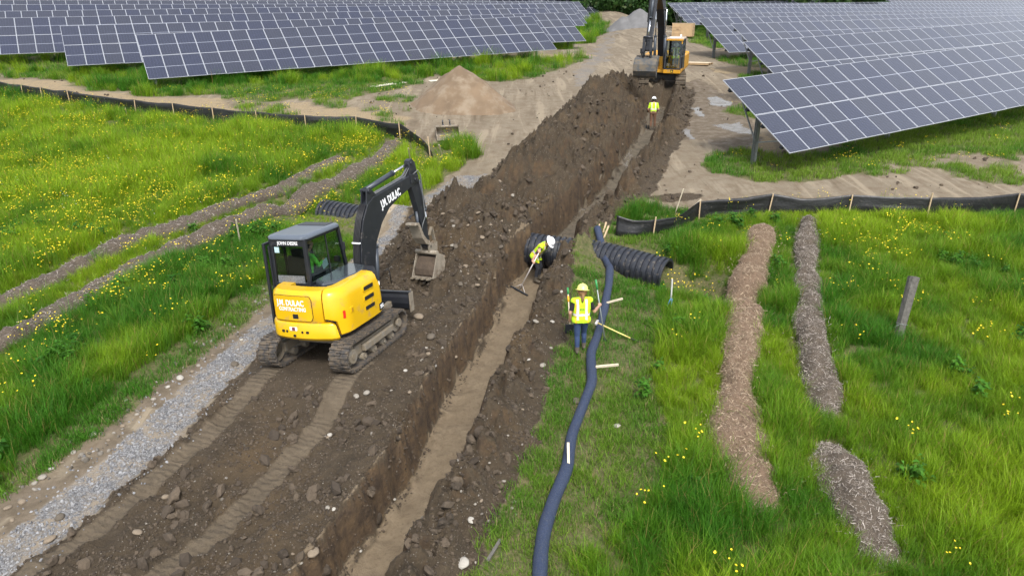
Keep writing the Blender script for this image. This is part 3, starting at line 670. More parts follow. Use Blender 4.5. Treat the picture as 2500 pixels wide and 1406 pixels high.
scatter('feathery_weeds', fp, np.stack([np.zeros(n), np.zeros(n), rng.uniform(0, 6.28, n)], 1), rng.uniform(.9, 1.5, n), rng.integers(0, 2, n), rng.uniform(0, .6, n), ferns, 'feathery green tufts growing along the left wood-chip berms', 'weeds')
# soil clods and gravel
def lump(seed, sub=1, flat=.75, rough=.25):
    bm = bmesh.new(); bmesh.ops.create_icosphere(bm, subdivisions=sub, radius=1); rr = random.Random(seed)
    ax = [rr.uniform(.75, 1.25), rr.uniform(.75, 1.25), flat*rr.uniform(.85, 1.1)]
    for v in bm.verts:
        k = 1+rr.uniform(-rough, rough)+(.35*math.sin(v.co.x*3.1+seed)*math.sin(v.co.y*2.7+seed*2)*math.sin(v.co.z*2.9+1+seed) if rough > .15 else 0); v.co = Vector((v.co.x*ax[0]*k, v.co.y*ax[1]*k, v.co.z*ax[2]*k))
    for f in bm.faces: f.smooth = sub > 1 and rough < .15
    me = bpy.data.meshes.new('lump'); bm.to_mesh(me); bm.free(); return me
def inst_mat(name, a_, b_, rough=.9):
    m = bpy.data.materials.new(name); t, b = nodes(m); N = t.nodes.new; L = t.links.new
    a = N('ShaderNodeAttribute'); a.attribute_type = 'INSTANCER'; a.attribute_name = 'tint'
    mx = N('ShaderNodeMix'); mx.data_type = 'RGBA'; L(a.outputs['Fac'], mx.inputs[0]); mx.inputs[6].default_value = (*a_, 1); mx.inputs[7].default_value = (*b_, 1)
    tc = N('ShaderNodeTexCoord'); n = N('ShaderNodeTexNoise'); n.inputs['Scale'].default_value = 3; L(tc.outputs['Object'], n.inputs['Vector'])
    mr = N('ShaderNodeMapRange'); L(n.outputs['Fac'], mr.inputs[0]); mr.inputs[3].default_value = .65; mr.inputs[4].default_value = 1.35
    mu = N('ShaderNodeMix'); mu.data_type = 'RGBA'; mu.blend_type = 'MULTIPLY'; mu.inputs[0].default_value = 1; L(mx.outputs[2], mu.inputs[6]); L(mr.outputs[0], mu.inputs[7])
    L(mu.outputs[2], b.inputs['Base Color']); b.inputs['Roughness'].default_value = rough; return m
M_CLOD = inst_mat('soil_clod', (.042, .031, .021), (.095, .071, .048)); M_PEB = inst_mat('pebble', (.09, .077, .06), (.26, .235, .20), .85); M_GRV = inst_mat('crushed_stone', (.11, .112, .12), (.30, .30, .303), .85)
def protos_from(ms, m): 
    out = []
    for me in ms:
        me.materials.clear(); me.materials.append(m); out.append(bpy.data.objects.new('lump', me))
    return out
clods = protos_from([lump(i, 2 if i < 4 else 1, .75, .19 if i < 4 else .3) for i in range(7)], M_CLOD); pebs = protos_from([lump(10+i, 2, .6, .09) for i in range(3)], M_PEB); grvs = protos_from([lump(20+i, 1, .7, .3) for i in range(3)], M_GRV)
def strew(name, boxes, fn, protos, s0, s1, label, cat, pw=3.0, tw=1.0, sink=.3):
    P = []
    for x0, x1, y0, y1, dens in boxes:
        x, y = cand(x0, x1, y0, y1, dens); k = in_view(x, y, 1.05); x, y = x[k], y[k]
        k = fn(x, y); P.append(np.stack([x[k], y[k]], 1))
    P = np.concatenate(P); n = len(P); s = s0+(s1-s0)*rng.random(n)**pw
    z = height(P[:, 0], P[:, 1]) + s*(.5-sink)
    return scatter(name, np.column_stack([P, z]), rng.uniform(0, 6.28, (n, 3)), s, rng.integers(0, len(protos), n), rng.random(n)**tw, protos, label, cat)
def f_clod(x, y):
    r = regions(x, y); u, _, _ = zones(x, y); c = fbm(x, y, 1.6, 3, 131)
    ok = (r[1] > .5) & (r[7] < .5) & ((u < -.45) | (u > .72)); ok &= rng.random(len(x)) < np.clip(.35+1.6*c+.35*(y > 17), .06, 1)
    lo = np.hypot((u+3.1)/1.5, (y-14.0)/1.6) > 1
    return ok & lo
strew('soil_clods', [(-8, 3, 6.8, 14, 110), (-7, 4, 14, 24, 100), (-6, 12, 24, 50, 48)], f_clod, clods, .014, .115, 'loose dark clods strewn over the dug soil', 'soil clods', 7.0)
strew('pebbles', [(-8, 3, 6.8, 14, 13), (-7, 4, 14, 25, 20), (-6, 12, 25, 46, 1)], f_clod, pebs, .010, .038, 'small pale pebbles strewn over the dug soil', 'pebbles', 2.5, 1.3)
def f_grv(x, y):
    r = regions(x, y); u, _, _ = zones(x, y); c = fbm(x, y, 1.3, 3, 137)
    return ((r[2] > .5) & (rng.random(len(x)) < np.where(y < 17.5, .25+.9*np.exp(-((u+5.42)/.36)**2)+c, .8))) | ((y < 17.5) & (np.abs(u+5.4) < 1.0) & (r[0] < .3) & (rng.random(len(x)) < .06))
strew('crushed_stone', [(-9.5, -4.5, 7, 15, 420), (-8, -1, 15, 29, 130)], f_grv, grvs, .012, .034, 'pale crushed stone spread along the road left of the trench', 'crushed stone', 1.5, 1.0, .45)
def f_verge(x, y):
    r = regions(x, y); u, _, _ = zones(x, y)
    return (u > -7.0) & (u < -5.7) & (r[2] < .5) & (y < 18) & (rng.random(len(x)) < .5*np.exp(-((u+6.5+.2*fbm(x, y, .8, 2, 133))/.25)**2)+.1)
strew('verge_stones', [(-10, -5, 7, 18, 60)], f_verge, pebs, .015, .06, 'small stones lining the grassy left edge of the gravel road', 'stones', 2.5)
def f_crumb(x, y):
    r = regions(x, y); u, _, _ = zones(x, y); c = fbm(x, y, 2.2, 3, 139)
    ok = (r[1] > .5) & (r[7] < .5) & ((u < -.35-.2*c) | (u > .5)) & (rng.random(len(x)) < np.clip(.55+1.5*c+.6*((u > -.75) & (u < -.3)), .05, 1))
    return ok & (np.hypot((u+3.1)/1.4, (y-14.0)/1.5) > 1)
strew('soil_crumbs', [(-8, 3, 6.8, 12, 420), (-7, 3, 12, 19, 260), (-6, 5, 19, 26, 130)], f_crumb, clods, .006, .030, 'fine dark crumbs covering the dug soil and the trench edges', 'soil crumbs', 2.0)
def f_dirt(x, y):
    r = regions(x, y); return (r[0] < .2) & (r[1] < .5) & (r[2] < .5) & (r[5] < .5) & (rng.random(len(x)) < np.clip(fbm(x, y, .8, 3, 135)*1.6, 0, 1))
strew('dirt_clods', [(-34, 22, 24, 60, 3.5)], f_dirt, clods, .02, .10, 'scattered clods on the trampled tan dirt', 'soil clods', 3.5)

# ------------------------------------------------------------------ solar tables
def panel_material():
    m = bpy.data.materials.new('solar_glass'); t, b = nodes(m); N = t.nodes.new; L = t.links.new
    uv = N('ShaderNodeTexCoord'); sp = N('ShaderNodeSeparateXYZ'); L(uv.outputs['UV'], sp.inputs[0])
    def mth(op, a, bb=None, c=None):
        x = N('ShaderNodeMath'); x.operation = op
        for s, v in enumerate((a, bb, c)):
            if v is None: continue
            if isinstance(v, (int, float)): x.inputs[s].default_value = v
            else: L(v, x.inputs[s])
        return x.outputs[0]
    def line(co, n, wd):
        f = mth('FRACT', mth('MULTIPLY', co, n)); d = mth('ABSOLUTE', mth('SUBTRACT', f, .5)); return mth('GREATER_THAN', d, .5-wd)
    l1 = line(sp.outputs[0], 6, .03); l2 = line(sp.outputs[1], 24, .04); bus = mth('MULTIPLY', line(sp.outputs[0], 60, .1), .25)
    mid = mth('LESS_THAN', mth('ABSOLUTE', mth('SUBTRACT', sp.outputs[1], .5)), .006)
    g = mth('MAXIMUM', mth('MULTIPLY', mth('MAXIMUM', l1, l2), .45), bus)
    oi = N('ShaderNodeObjectInfo')
    hue = N('ShaderNodeMix'); hue.data_type = 'RGBA'; L(oi.outputs['Random'], hue.inputs[0]); hue.inputs[6].default_value = (.008, .012, .036, 1); hue.inputs[7].default_value = (.017, .019, .032, 1)
    c1 = N('ShaderNodeMix'); c1.data_type = 'RGBA'; L(g, c1.inputs[0]); L(hue.outputs[2], c1.inputs[6]); c1.inputs[7].default_value = (.10, .11, .16, 1)
    c2 = N('ShaderNodeMix'); c2.data_type = 'RGBA'; L(mid, c2.inputs[0]); L(c1.outputs[2], c2.inputs[6]); c2.inputs[7].default_value = (.40, .43, .50, 1)
    L(c2.outputs[2], b.inputs['Base Color'])
    n = N('ShaderNodeTexNoise'); n.inputs['Scale'].default_value = 3; L(uv.outputs['Object'], n.inputs['Vector'])
    r = N('ShaderNodeMapRange'); L(n.outputs['Fac'], r.inputs[0]); r.inputs[3].default_value = .06; r.inputs[4].default_value = .14; L(r.outputs[0], b.inputs['Roughness'])
    b.inputs['IOR'].default_value = 1.6; b.inputs['Coat Weight'].default_value = .7; b.inputs['Coat Roughness'].default_value = .05; b.inputs['Coat IOR'].default_value = 1.5; b.inputs['Sheen Weight'].default_value = .35; b.inputs['Sheen Roughness'].default_value = .35; b.inputs['Specular IOR Level'].default_value = .55
    return m
M_PV = panel_material()
M_ALU = mat('aluminium_frame', (.50, .52, .56), .35, .3, var=.04)
M_GALV = mat('galvanised_steel', (.30, .32, .33), .5, .7, var=.15, vs=8)
M_DARKST = mat('dark_steel', (.035, .04, .05), .6, .3)
MW, MH, GAP = 1.142, 2.275, .012
def module_mesh():
    b = MB(); fw = .030; t = .035
    x0, x1, y0, y1 = 0, MW, -MH, 0; fw = .021
    o = [(x0, y0), (x1, y0), (x1, y1), (x0, y1)]; i = [(x0+fw, y0+fw), (x1-fw, y0+fw), (x1-fw, y1-fw), (x0+fw, y1-fw)]
    vs = [(*p, 0) for p in o]+[(*p, 0) for p in i]+[(*p, -.006) for p in i]+[(*p, -t) for p in o]
    f = []
    for k in range(4):
        n = (k+1) % 4; f += [(k, n, 4+n, 4+k), (4+k, 4+n, 8+n, 8+k), (12+k, 12+n, n, k)]
    f.append((15, 14, 13, 12)); b.add(vs, f, 0)
    b.add([(*p, -.006) for p in i], [(0, 1, 2, 3)], 1)
    me = bpy.data.meshes.new('solar_module'); me.from_pydata(b.v, [], b.f); me.materials.append(M_ALU); me.materials.append(M_PV)
    me.polygons.foreach_set('material_index', b.m); uvl = me.uv_layers.new(name='UVMap')
    for p in me.polygons:
        for li in p.loop_indices:
            c = me.vertices[me.loops[li].vertex_index].co
            uvl.data[li].uv = ((c.x-fw)/(MW-2*fw), (c.y+MH-fw)/(MH-2*fw))
    return me
ME_MOD = module_mesh()
ROWAZ = R_(29.4); TILT = R_(28.5)
RU_ = Vector((math.cos(ROWAZ), math.sin(ROWAZ), 0)); RN_ = Vector((-math.sin(ROWAZ), math.cos(ROWAZ), 0))
def at_row(px, py, n):
    d = ray(px, py); t = n/(d.x*RN_.x+d.y*RN_.y); return Vector((d.x*t, d.y*t, CAMH+d.z*t))
def solar_table(n, P, Q, extra, label, individual=True, lead=0, single_rows=2):
    u = (Q-P).normalized(); d = (-RN_*math.cos(TILT)-Vector((0, 0, 1))*math.sin(TILT)); d = (d-u*d.dot(u)).normalized()
    Rm = Matrix((u, -d, u.cross(-d))).transposed()
    cnt = int(round((Q-P).length/(MW+GAP))) + extra
    root = thing('solar_table', label, 'solar array', P, Rm, 'rows of tilted solar tables')
    if individual:
        for j in range(2):
            for i in range(-lead, cnt):
                o = bpy.data.objects.new('solar_module', ME_MOD); COL.objects.link(o); o.parent = root
                o.location = (i*(MW+GAP), -j*(MH+.017), random.uniform(-.006, .006)); o.rotation_euler = (random.uniform(-.004, .004), random.uniform(-.004, .004), 0)
    else:
        bm = bmesh.new()
        for j in range(2):
            for i in range(-lead, cnt):
                a = len(bm.verts); bm.from_mesh(ME_MOD); bm.verts.ensure_lookup_table()
                bmesh.ops.translate(bm, verts=bm.verts[a:], vec=(i*(MW+GAP), -j*(MH+.017), 0))
        me = bpy.data.meshes.new('solar_modules'); bm.to_mesh(me); bm.free(); me.materials.append(M_ALU); me.materials.append(M_PV)
        o = bpy.data.objects.new('solar_module', me); COL.objects.link(o); o.parent = root; o['kind'] = 'stuff'
    Lx = cnt*(MW+GAP); X0 = -lead*(MW+GAP)
    for yy in (-.5, -1.75, -2.8, -4.05):
        MB().box(((X0+Lx)/2-.01, yy, -.135), (Lx-X0-.12, .12, .18)).build('purlin', M_DARKST, root, fix=False)
    # posts stand plumb, in pairs of brace and column
    inv = root.matrix_world.inverted(); slope = root.matrix_world
    k = max(2, int((Lx-X0)/7.2)+1); first = X0+.55
    pm = None
    for i in range(k):
        x = first + i*(Lx-X0-1.1)/(k-1)
        top = slope @ Vector((x, -2.05, -.24)); base = Vector((top.x, top.y-.1, 0)); base.z = h1(base.x, base.y)-.25
        base = top - UP*((top.z-base.z)/UP.z)
        pb = MB(); a = inv @ top; c = inv @ base
        ax = (c-a).normalized(); side = ax.cross(Vector((1, 0, 0))).normalized()
        pb.beam(a+Vector((0, 0, .1)), c, .018, .2, up=(1, 0, 0)); 
        for s in (-1, 1): pb.beam(a+side*s*.1+Vector((0, 0, .05)), c+side*s*.1, .12, .014, up=side)
        pb.build('post', M_GALV, root, fix=False)
        MB().beam(slope.inverted() @ (top-UP*1.15*(1.0)) , Vector((x, -3.7, -.22)), .05, .05).beam(inv @ (top-UP*1.15), Vector((x, -.7, -.22)), .05, .05).build('brace', M_GALV, root, fix=False)
        MB().box((x, -2.2, -.27), (.09, 3.9, .1)).build('rafter', M_GALV, root, fix=False)
    return root
LT = [(331, 86, 1307, 39.6), (146, 64, 1387, 31.4), (200, 41, 1332.6, 20.4), (200, 25.3, 1394, 9), (200, 11.6, 1401.6, 9), (0, 1, 1416, 5), (200, -8, 1445, 0)]
RT = [(1765, 196, 2500, 98.6), (1814.6, 103, 2500, 50), (1784, 58.6, 2500, 37.5), (1703, 45, 2500, 30), (1753, 33.6, 2500, 24), (1697, 19, 2500, 19), (1706, 13.6, 2500, 9), (1638, 12, 2500, 2), (1630, 8, 2500, -6), (1741, -1, 2500, -14)]
ORD = ['frontmost', 'second', 'third', 'fourth', 'fifth', 'sixth', 'seventh', 'eighth', 'ninth', 'rearmost']
for k, (a, b_, c, d_) in enumerate(LT):
    P = at_row(a, b_, 54.63+7.9*k); Q = at_row(c, d_, 54.63+7.9*k)
    if k == 0: lb = 'frontmost solar table left of the dirt road, standing behind the sand pile'
    elif k == 6: lb = 'rearmost solar table left of the dirt road, nearest the dark wood'
    else: lb = '%s solar table from the front in the block left of the dirt road' % ORD[k]
    solar_table(k, P, Q, 0, lb, individual=k < 5, lead=0 if k < 2 else (8, 14, 18, 8, 16)[k-2])
for k, (a, b_, c, d_) in enumerate(RT):
    P = at_row(a, b_, 22.61+7.9*k); Q = at_row(c, d_, 22.61+7.9*k)
    if k == 0: lb = 'frontmost solar table on the right, beside the rutted dirt and its puddles'
    elif k == 9: lb = 'rearmost solar table in the block right of the far excavator'
    else: lb = '%s solar table from the front in the block right of the far excavator' % ORD[k]
    solar_table(k, P, Q, 4, lb, individual=k < 5)

# ------------------------------------------------------------------ wood-chip berms, filter sock, culvert, silt fences, stakes
M_MULCH_B = mat('wood_mulch', (.15, .10, .065), .9, var=.3, vs=12, bump=.8, bs=60); M_MULCH_G = mat('weathered_mulch', (.085, .066, .048), .9, var=.3, vs=12, bump=.8, bs=60)
M_CHIP_B = inst_mat('wood_chip', (.17, .115, .072), (.44, .345, .24)); M_CHIP_G = inst_mat('weathered_chip', (.10, .078, .058), (.46, .41, .36))
def chip_proto(m):
    out = []
    for k in range(4):
        b = MB(); l = random.uniform(.6, 1.3); b.beam((-l/2, 0, 0), (0, 0, random.uniform(.0, .12)), random.uniform(.10, .2), .05); b.beam((0, 0, random.uniform(.0, .08)), (l/2, random.uniform(-.15, .15), 0), random.uniform(.08, .17), .04)
        out.append(proto('chip', b, m))
    return out
CHIP_B, CHIP_G = chip_proto(M_CHIP_B), chip_proto(M_CHIP_G)
def resample(pts, step, z=None):
    P = np.array([tuple(p) for p in pts], float); d = np.r_[0, np.cumsum(np.hypot(np.diff(P[:, 0]), np.diff(P[:, 1])))]
    s = np.linspace(0, d[-1], max(2, int(d[-1]/step)+1)); Q = np.stack([np.interp(s, d, P[:, k]) for k in range(P.shape[1])], 1)
    if step < .3:
        for _ in range(int(.35/step)):
            Q[1:-1] = (Q[:-2]+2*Q[1:-1]+Q[2:])/4
    return Q
def berm(key, m, chips, label, hw=.40, hh=.27, dens=900, tw=1.0):
    Q = resample(BERMS[key], .07); n = len(Q); T = np.gradient(Q, axis=0); T /= np.linalg.norm(T, axis=1)[:, None]; NV = np.stack([-T[:, 1], T[:, 0]], 1)
    na = 15; A = np.linspace(0, math.pi, na); b = MB(); ring = []
    s = np.arange(n)*.07
    ends = np.minimum(1, np.minimum(np.arange(n), np.arange(n)[::-1])*.07/.8)**.6
    wv = (1+.7*fbm(s, s*0+len(key), .9, 4, 141+ord(key[1])))*ends; hv = (1+.5*fbm(s, s*0+3, .7, 3, 143+ord(key[1])))*ends
    X = Q[:, None, :]+NV[:, None, :]*(np.cos(A)[None, :, None]*(hw*wv)[:, None, None])
    base = height(Q[:, 0], Q[:, 1])
    rel = fbm(X[..., 0], X[..., 1], 4, 4, 145)*.16
    Zv = base[:, None]-.06+np.sin(A)[None, :]**.8*(hh*hv)[:, None]+rel*np.sin(A)[None, :]*ends[:, None]+.02
    VV = np.concatenate([X, Zv[..., None]], -1)
    for i in range(n): ring.append([tuple(p) for p in VV[i]])
    b.loft(ring, 0, False, True, False)
    o = b.build('mulch_berm', m, fix=False); tag(o, label, 'mulch berm', 'wood-chip erosion berms in the grass')
    c = int(s[-1]*hw*2.4*dens); i = rng.integers(0, n-1, c); j = rng.integers(1, na-2, c); f1 = rng.random(c)[:, None]; f2 = rng.random(c)[:, None]
    p = VV[i, j]*(1-f1)*(1-f2)+VV[i+1, j]*f1*(1-f2)+VV[i, j+1]*(1-f1)*f2+VV[i+1, j+1]*f1*f2; p[:, 2] += .006
    sp = rng.random(c) < .13; p[sp, 0] += rng.normal(0, .16, sp.sum()); 
    rt = np.stack([rng.normal(0, .45, c), rng.normal(0, .45, c), rng.uniform(0, 6.28, c)], 1)
    sc = .025+.075*rng.random(c)**3.5
    ch = scatter('wood_chips', p, rt, sc, rng.integers(0, 4, c), rng.random(c)**tw, chips, parent=o)
    return o
berm('r1', M_MULCH_B, CHIP_B, 'fresh brown wood-chip berm in the grass, first one right of the black pipe end', .45, .40, 2000, 1.5)
berm('r2', M_MULCH_G, CHIP_G, 'long weathered grey-brown chip berm running down from the right silt fence', .37, .38, 1500, 1.6)
berm('r3', M_MULCH_G, CHIP_G, 'short weathered grey chip berm alone in the grass at the bottom right', .42, .42, 1500, 1.6)
berm('l1', M_MULCH_G, CHIP_G, 'farther of the two long chip berms across the left meadow, edged with pale stones', .36, .3, 450)
berm('l2', M_MULCH_G, CHIP_G, 'nearer of the two long chip berms across the left meadow, by the tall survey stake', .40, .34, 450)
# filter sock
M_SOCK = mat('sock_mesh', (.022, .036, .078), .75, var=.25, vs=30, bump=.5, bs=180, dirt=(.10, .105, .11), dirt_amt=.2)
Q = resample(SOCK, .1); rs = .110*(1+.18*fbm(np.arange(len(Q))*.1, np.zeros(len(Q)), 1.1, 3, 151)); 
zz = height(Q[:, 0], Q[:, 1]); zz = np.convolve(np.pad(zz, 3, 'edge'), np.ones(7)/7, 'valid')
b = MB(); b.tube([(q[0], q[1], z+r*.78) for q, z, r in zip(Q, zz, rs)], list(rs), 14)
sock = b.build('filter_sock', M_SOCK); tag(sock, 'long dark blue mesh sock lying in bends along the grass right of the trench', 'filter sock')
# culvert
M_PIPE = mat('black_plastic_pipe', (.022, .025, .033), .42, var=.2, vs=5, dirt=(.15, .13, .105), dirt_amt=.14); M_PIPE_IN = mat('pipe_inside', (.02, .022, .026), .5)
PP = [Vector(p) for p in PIPE_P]; _d = [0]
for a_, b_ in zip(PP[:-1], PP[1:]): _d.append(_d[-1]+(b_-a_).length)
LP = _d[-1]
def pipe_pt(s):
    k = min(len(PP)-2, max(0, int(np.searchsorted(_d, s, 'right'))-1)); return PP[k].lerp(PP[k+1], (s-_d[k])/(_d[k+1]-_d[k]))
def pipe_c(s): return (pipe_pt(max(0, s-.5))+pipe_pt(max(0, s-.25))+pipe_pt(s)+pipe_pt(min(LP, s+.25))+pipe_pt(min(LP, s+.5)))/5 if .5 < s < LP-.5 else pipe_pt(s)
def ringp(s, r, n=30):
    t = (pipe_c(min(LP, s+.2))-pipe_c(max(0, s-.2))).normalized(); x = t.cross(Vector((0, 0, 1))).normalized(); y = x.cross(t); c = pipe_c(s)
    return [c+x*math.cos(2*math.pi*k/n)*r+y*math.sin(2*math.pi*k/n)*r for k in range(n)]
b = MB(); per = .178; rings = [ringp(0, PIPE_R-.08)]; s = 0.0
while s < LP-.16:
    for f, r in ((0, 0), (.45, 0), (.55, -.055), (.85, -.055), (.95, 0)): rings.append(ringp(s+f*per, PIPE_R+r))
    s += per
rings += [ringp(LP, PIPE_R), ringp(LP, PIPE_R-.075)]
b.loft(rings, 0, False, True)
b.loft([ringp(LP-k*LP/24, PIPE_R-.075) for k in range(25)], 1, False, True)
culv = b.build('culvert_pipe', [M_PIPE, M_PIPE_IN], smooth_angle=35)
tag(culv, 'black corrugated culvert pipe passing under the road and through the trench', 'pipe')
# silt fences
M_SILT = mat('black_silt_fabric', (.008, .008, .009), .45, var=.25, vs=3, bump=.6, bs=14, dirt=(.07, .06, .045), dirt_amt=.06, spec=.6)
M_STAKE = mat('stake_wood', (.46, .34, .21), .8, var=.2, vs=9, bump=.3, bs=60)
M_STAKE_P = mat('pale_lath', (.62, .54, .40), .8, var=.15, vs=9)
M_OLDWOOD = mat('old_grey_wood', (.115, .108, .095), .9, var=.3, vs=14, bump=.9, bs=40)
def stake(p, h, yaw=0, tilt=0, tdir=0, wd=.038, name='stake', m=None, parent=None, taper=True):
    b = MB(); b.box((0, 0, h/2-.05), (wd, wd, h+.1)); 
    o = b.build(name, m or M_STAKE, parent); o.matrix_world = Matrix.Translation(Vector(p)) @ lean_rot(yaw, tilt, tdir).to_4x4(); return o
def silt_fence(path, hts, stakes, label, sag=.0, seed=0):
    P = np.array([[*at(x, y)[:2], h] for (x, y), h in zip(path, hts)]); Qs = resample(P, .09); n = len(Qs)
    root = thing('silt_fence', label, 'silt fence', (Qs[n//2][0], Qs[n//2][1], h1(Qs[n//2][0], Qs[n//2][1])))
    T = np.gradient(Qs[:, :2], axis=0); T /= np.maximum(np.linalg.norm(T, axis=1)[:, None], 1e-6); NV = np.stack([-T[:, 1], T[:, 0]], 1)
    zb = height(Qs[:, 0], Qs[:, 1]); s_ = np.arange(n)*.09; rings = []
    SP = np.array([[*at(a, b_)[:2]] for a, b_, *_ in stakes])
    ds = np.min(np.hypot(Qs[:, None, 0]-SP[None, :, 0], Qs[:, None, 1]-SP[None, :, 1]), 1)
    for k in range(9):
        f = k/8; off = (.05*fbm(s_*.5, s_*0+f*2.2, 1.2, 3, 161+seed)+.035*fbm(s_*.15, s_*0+f*5, 2.5, 2, 163+seed))*(1.2-.4*f)*np.minimum(1, ds/.4)
        droop = .05*np.minimum(1, ds/1.0)*f*(1+.8*fbm(s_, s_*0, .5, 2, 165+seed))
        hz = Qs[:, 2]*f*(1-.0)-droop
        rings.append([(Qs[i, 0]+NV[i, 0]*off[i], Qs[i, 1]+NV[i, 1]*off[i]+hz[i]*math.sin(LEAN), zb[i]-.04+hz[i]) for i in range(n)])
    b = MB(); b.loft(rings, 0, False, True, False); o = b.build('fabric', M_SILT, fix=False); 
    sm = o.modifiers.new('thick', 'SOLIDIFY'); sm.thickness = .006
    o.parent = root; o.matrix_parent_inverse = root.matrix_world.inverted()
    for (a, b_, h, ti, td) in stakes:
        p = at(a, b_); i = int(np.argmin(np.hypot(Qs[:, 0]-p.x, Qs[:, 1]-p.y))); q = Qs[i]
        so = stake((q[0]-NV[i, 0]*(.04 if NV[i, 1] > 0 else -.04), q[1]-abs(NV[i, 1])*.045, zb[i]), h, random.uniform(-.3, .3), ti, td)
        so.parent = root; so.matrix_parent_inverse = root.matrix_world.inverted()
    return root
silt_fence([(-120, 212), (0, 228), (59, 237), (106, 244), (172, 252), (230, 263), (333, 278), (428, 287), (525, 298), (630, 308), (747, 317), (871, 320), (980, 340), (1012, 353), (1040, 368), (1058, 392)],
           [.74]*9+[.74, .72, .72, .74, .62, .45, .34],
           [(3, 229, .72, 0, 0), (59, 237, .72, .05, 0), (106, 244, .74, 0, 0), (172, 252, .72, .05, 3), (333, 278, .76, .04, 0), (428, 287, .74, 0, 0), (525, 298, .74, .03, 2), (630, 308, .76, 0, 0), (747, 317, .76, 0, 0), (871, 320, .80, .03, 0), (980, 340, .80, .04, 3.1), (1055, 385, .95, .08, 3.1)],
           'long black silt fence with wooden stakes crossing behind the left meadow', seed=0)
silt_fence([(1503, 576), (1545, 580), (1592, 574), (1650, 562), (1704, 532), (1790, 524), (1883, 517), (1960, 522), (2075, 520), (2268, 533), (2475, 518), (2700, 516)],
           [.74, .62, .54, .54, .62, .66, .70, .64, .68, .72, .70, .68],
           [(1590, 574, .62, .08, 0), (1703, 532, .62, 0, 0), (1876, 517, .68, .12, 0), (2072, 520, .66, .05, 0), (2264, 536, .86, .04, 0), (2472, 518, .66, .06, 0)],
           'black silt fence with wooden stakes bounding the right meadow, its left end sagging', seed=5)
def stick(name, a, b, wd, hg, m, label, cat='stake', group=None):
    bb = MB(); a = Vector(a); b = Vector(b); bb.beam((0, 0, 0), b-a, wd, hg); o = bb.build(name, m); o.location = a
    return tag(o, label, cat, group)
stick('stake', atg(1471, 742, .12), at(1520, 729, .34), .05, .04, M_STAKE_P, 'pale stake through the blue sock pointing right, beside the worker in the yellow hat')
stick('stake', atg(1455, 895, .16), at(1510, 890, .30), .05, .04, M_STAKE_P, 'pale stake through the blue sock pointing right, just below the yellow-handled tool')
stick('stake', atg(1388, 1135, .16), at(1387, 1080, .42), .045, .05, M_STAKE_P, 'pale stake standing out of the lower blue sock, nearest the camera')
stick('stake', atg(1457, 578, .02), at(1464, 548, .28), .05, .04, M_STAKE, 'wooden stake at the very tip of the blue sock, leftmost of three')
stick('stake', atg(1473, 568, .0), at(1480, 543, .3), .05, .04, M_STAKE, 'wooden stake behind the tip of the blue sock, rearmost of three')
stick('stake', atg(1474, 582, .0), at(1486, 552, .3), .05, .04, M_STAKE, 'short wooden stake right of the blue sock tip, nearest the black fence end')
stick('stake', atg(588, 600, -.05), at(576, 536, 1.0), .045, .02, M_STAKE_P, 'tall thin survey stake standing in the grass left of the yellow mini excavator')
stick('stake', atg(313, 293, -.05), at(306, 265, .72), .04, .02, M_STAKE_P, 'thin lath stake alone in the meadow in front of the left silt fence')
stick('stake', atg(253, 260, .0), at(229, 239, .5), .05, .03, M_STAKE_P, 'loose stake leaning over against the left silt fence')
stick('stake', atg(1081, 390, -.05), at(1072, 354, .75), .05, .02, M_STAKE_P, 'yellowish lath stake by the torn end of the left silt fence')
stick('stake', atg(1004, 405, -.05), at(997, 362, .95), .05, .02, M_STAKE_P, 'pale lath stake seen just above the mini excavator boom')
stick('stake', atg(1648, 522, -.05), at(1669, 461, .9), .03, .03, M_STAKE_P, 'thin pole leaning right behind the right silt fence')
stick('stake', atg(1690, 507, 0), at(1712, 487, .3), .04, .03, M_STAKE_P, 'short stick leaning on a clod behind the right silt fence')
stick('marker_pole', atg(1637, 752, -.05), at(1641, 681, .75), .035, .035, mat('grey_pole', (.50, .50, .47), .6), 'grey marker pole standing in front of the open black pipe end', 'pole')
bb = MB(); q = atg(1636, 745, .1); bb.tube([(q.x, q.y, q.z+.2), (q.x-.06, q.y-.02, q.z+.05), (q.x-.10, q.y-.08, q.z-.1), (q.x-.12, q.y-.15, q.z-.12)], .012, 6); bb.tube([(q.x+.03, q.y-.02, q.z+.2), (q.x+.02, q.y-.06, q.z+.05), (q.x-.05, q.y-.12, q.z-.08)], .010, 6)
tag(bb.build('rope', mat('blue_rope', (.05, .2, .42), .7)), 'blue rope tied round the foot of the grey marker pole', 'rope')
# old post
p0 = atg(2192, 826, 0); p1 = at(2232, 676, 1.42); d = p1-p0; b = MB(); rings = []
for k in range(9):
    f = k/8; c = Vector((0, 0, 0)).lerp(d, f*1.06-.06); r = .105+.03*f
    a1 = d.normalized(); a2 = a1.orthogonal().normalized(); a3 = a1.cross(a2)
    rings.append([c+a2*math.cos(j*.5236)*r*(1+.12*math.sin(j*2.1+f*3))+a3*math.sin(j*.5236)*r*(1+.1*math.cos(j*1.7)) + (Vector((0, 0, random.uniform(-.03, .03))) if k == 8 else Vector()) for j in range(12)])
b.loft(rings, 0, True, False)
post = b.build('fence_post', M_OLDWOOD, smooth_angle=None); post.location = p0; tag(post, 'old grey leaning wooden post alone in the right meadow', 'post')
b = MB(); c = d*.24; a1 = d.normalized(); a2 = a1.orthogonal().normalized(); a3 = a1.cross(a2)
b.tube([c+a2*math.cos(j*.5236)*.124+a3*math.sin(j*.5236)*.124 for j in range(13)], .006, 5); b.tube([c+a2*-.12, c+a2*-.2+Vector((-.1, -.1, .02)), c+Vector((-.25, -.1, -.05))], .005, 5)
b.build('wire', M_GALV, post)
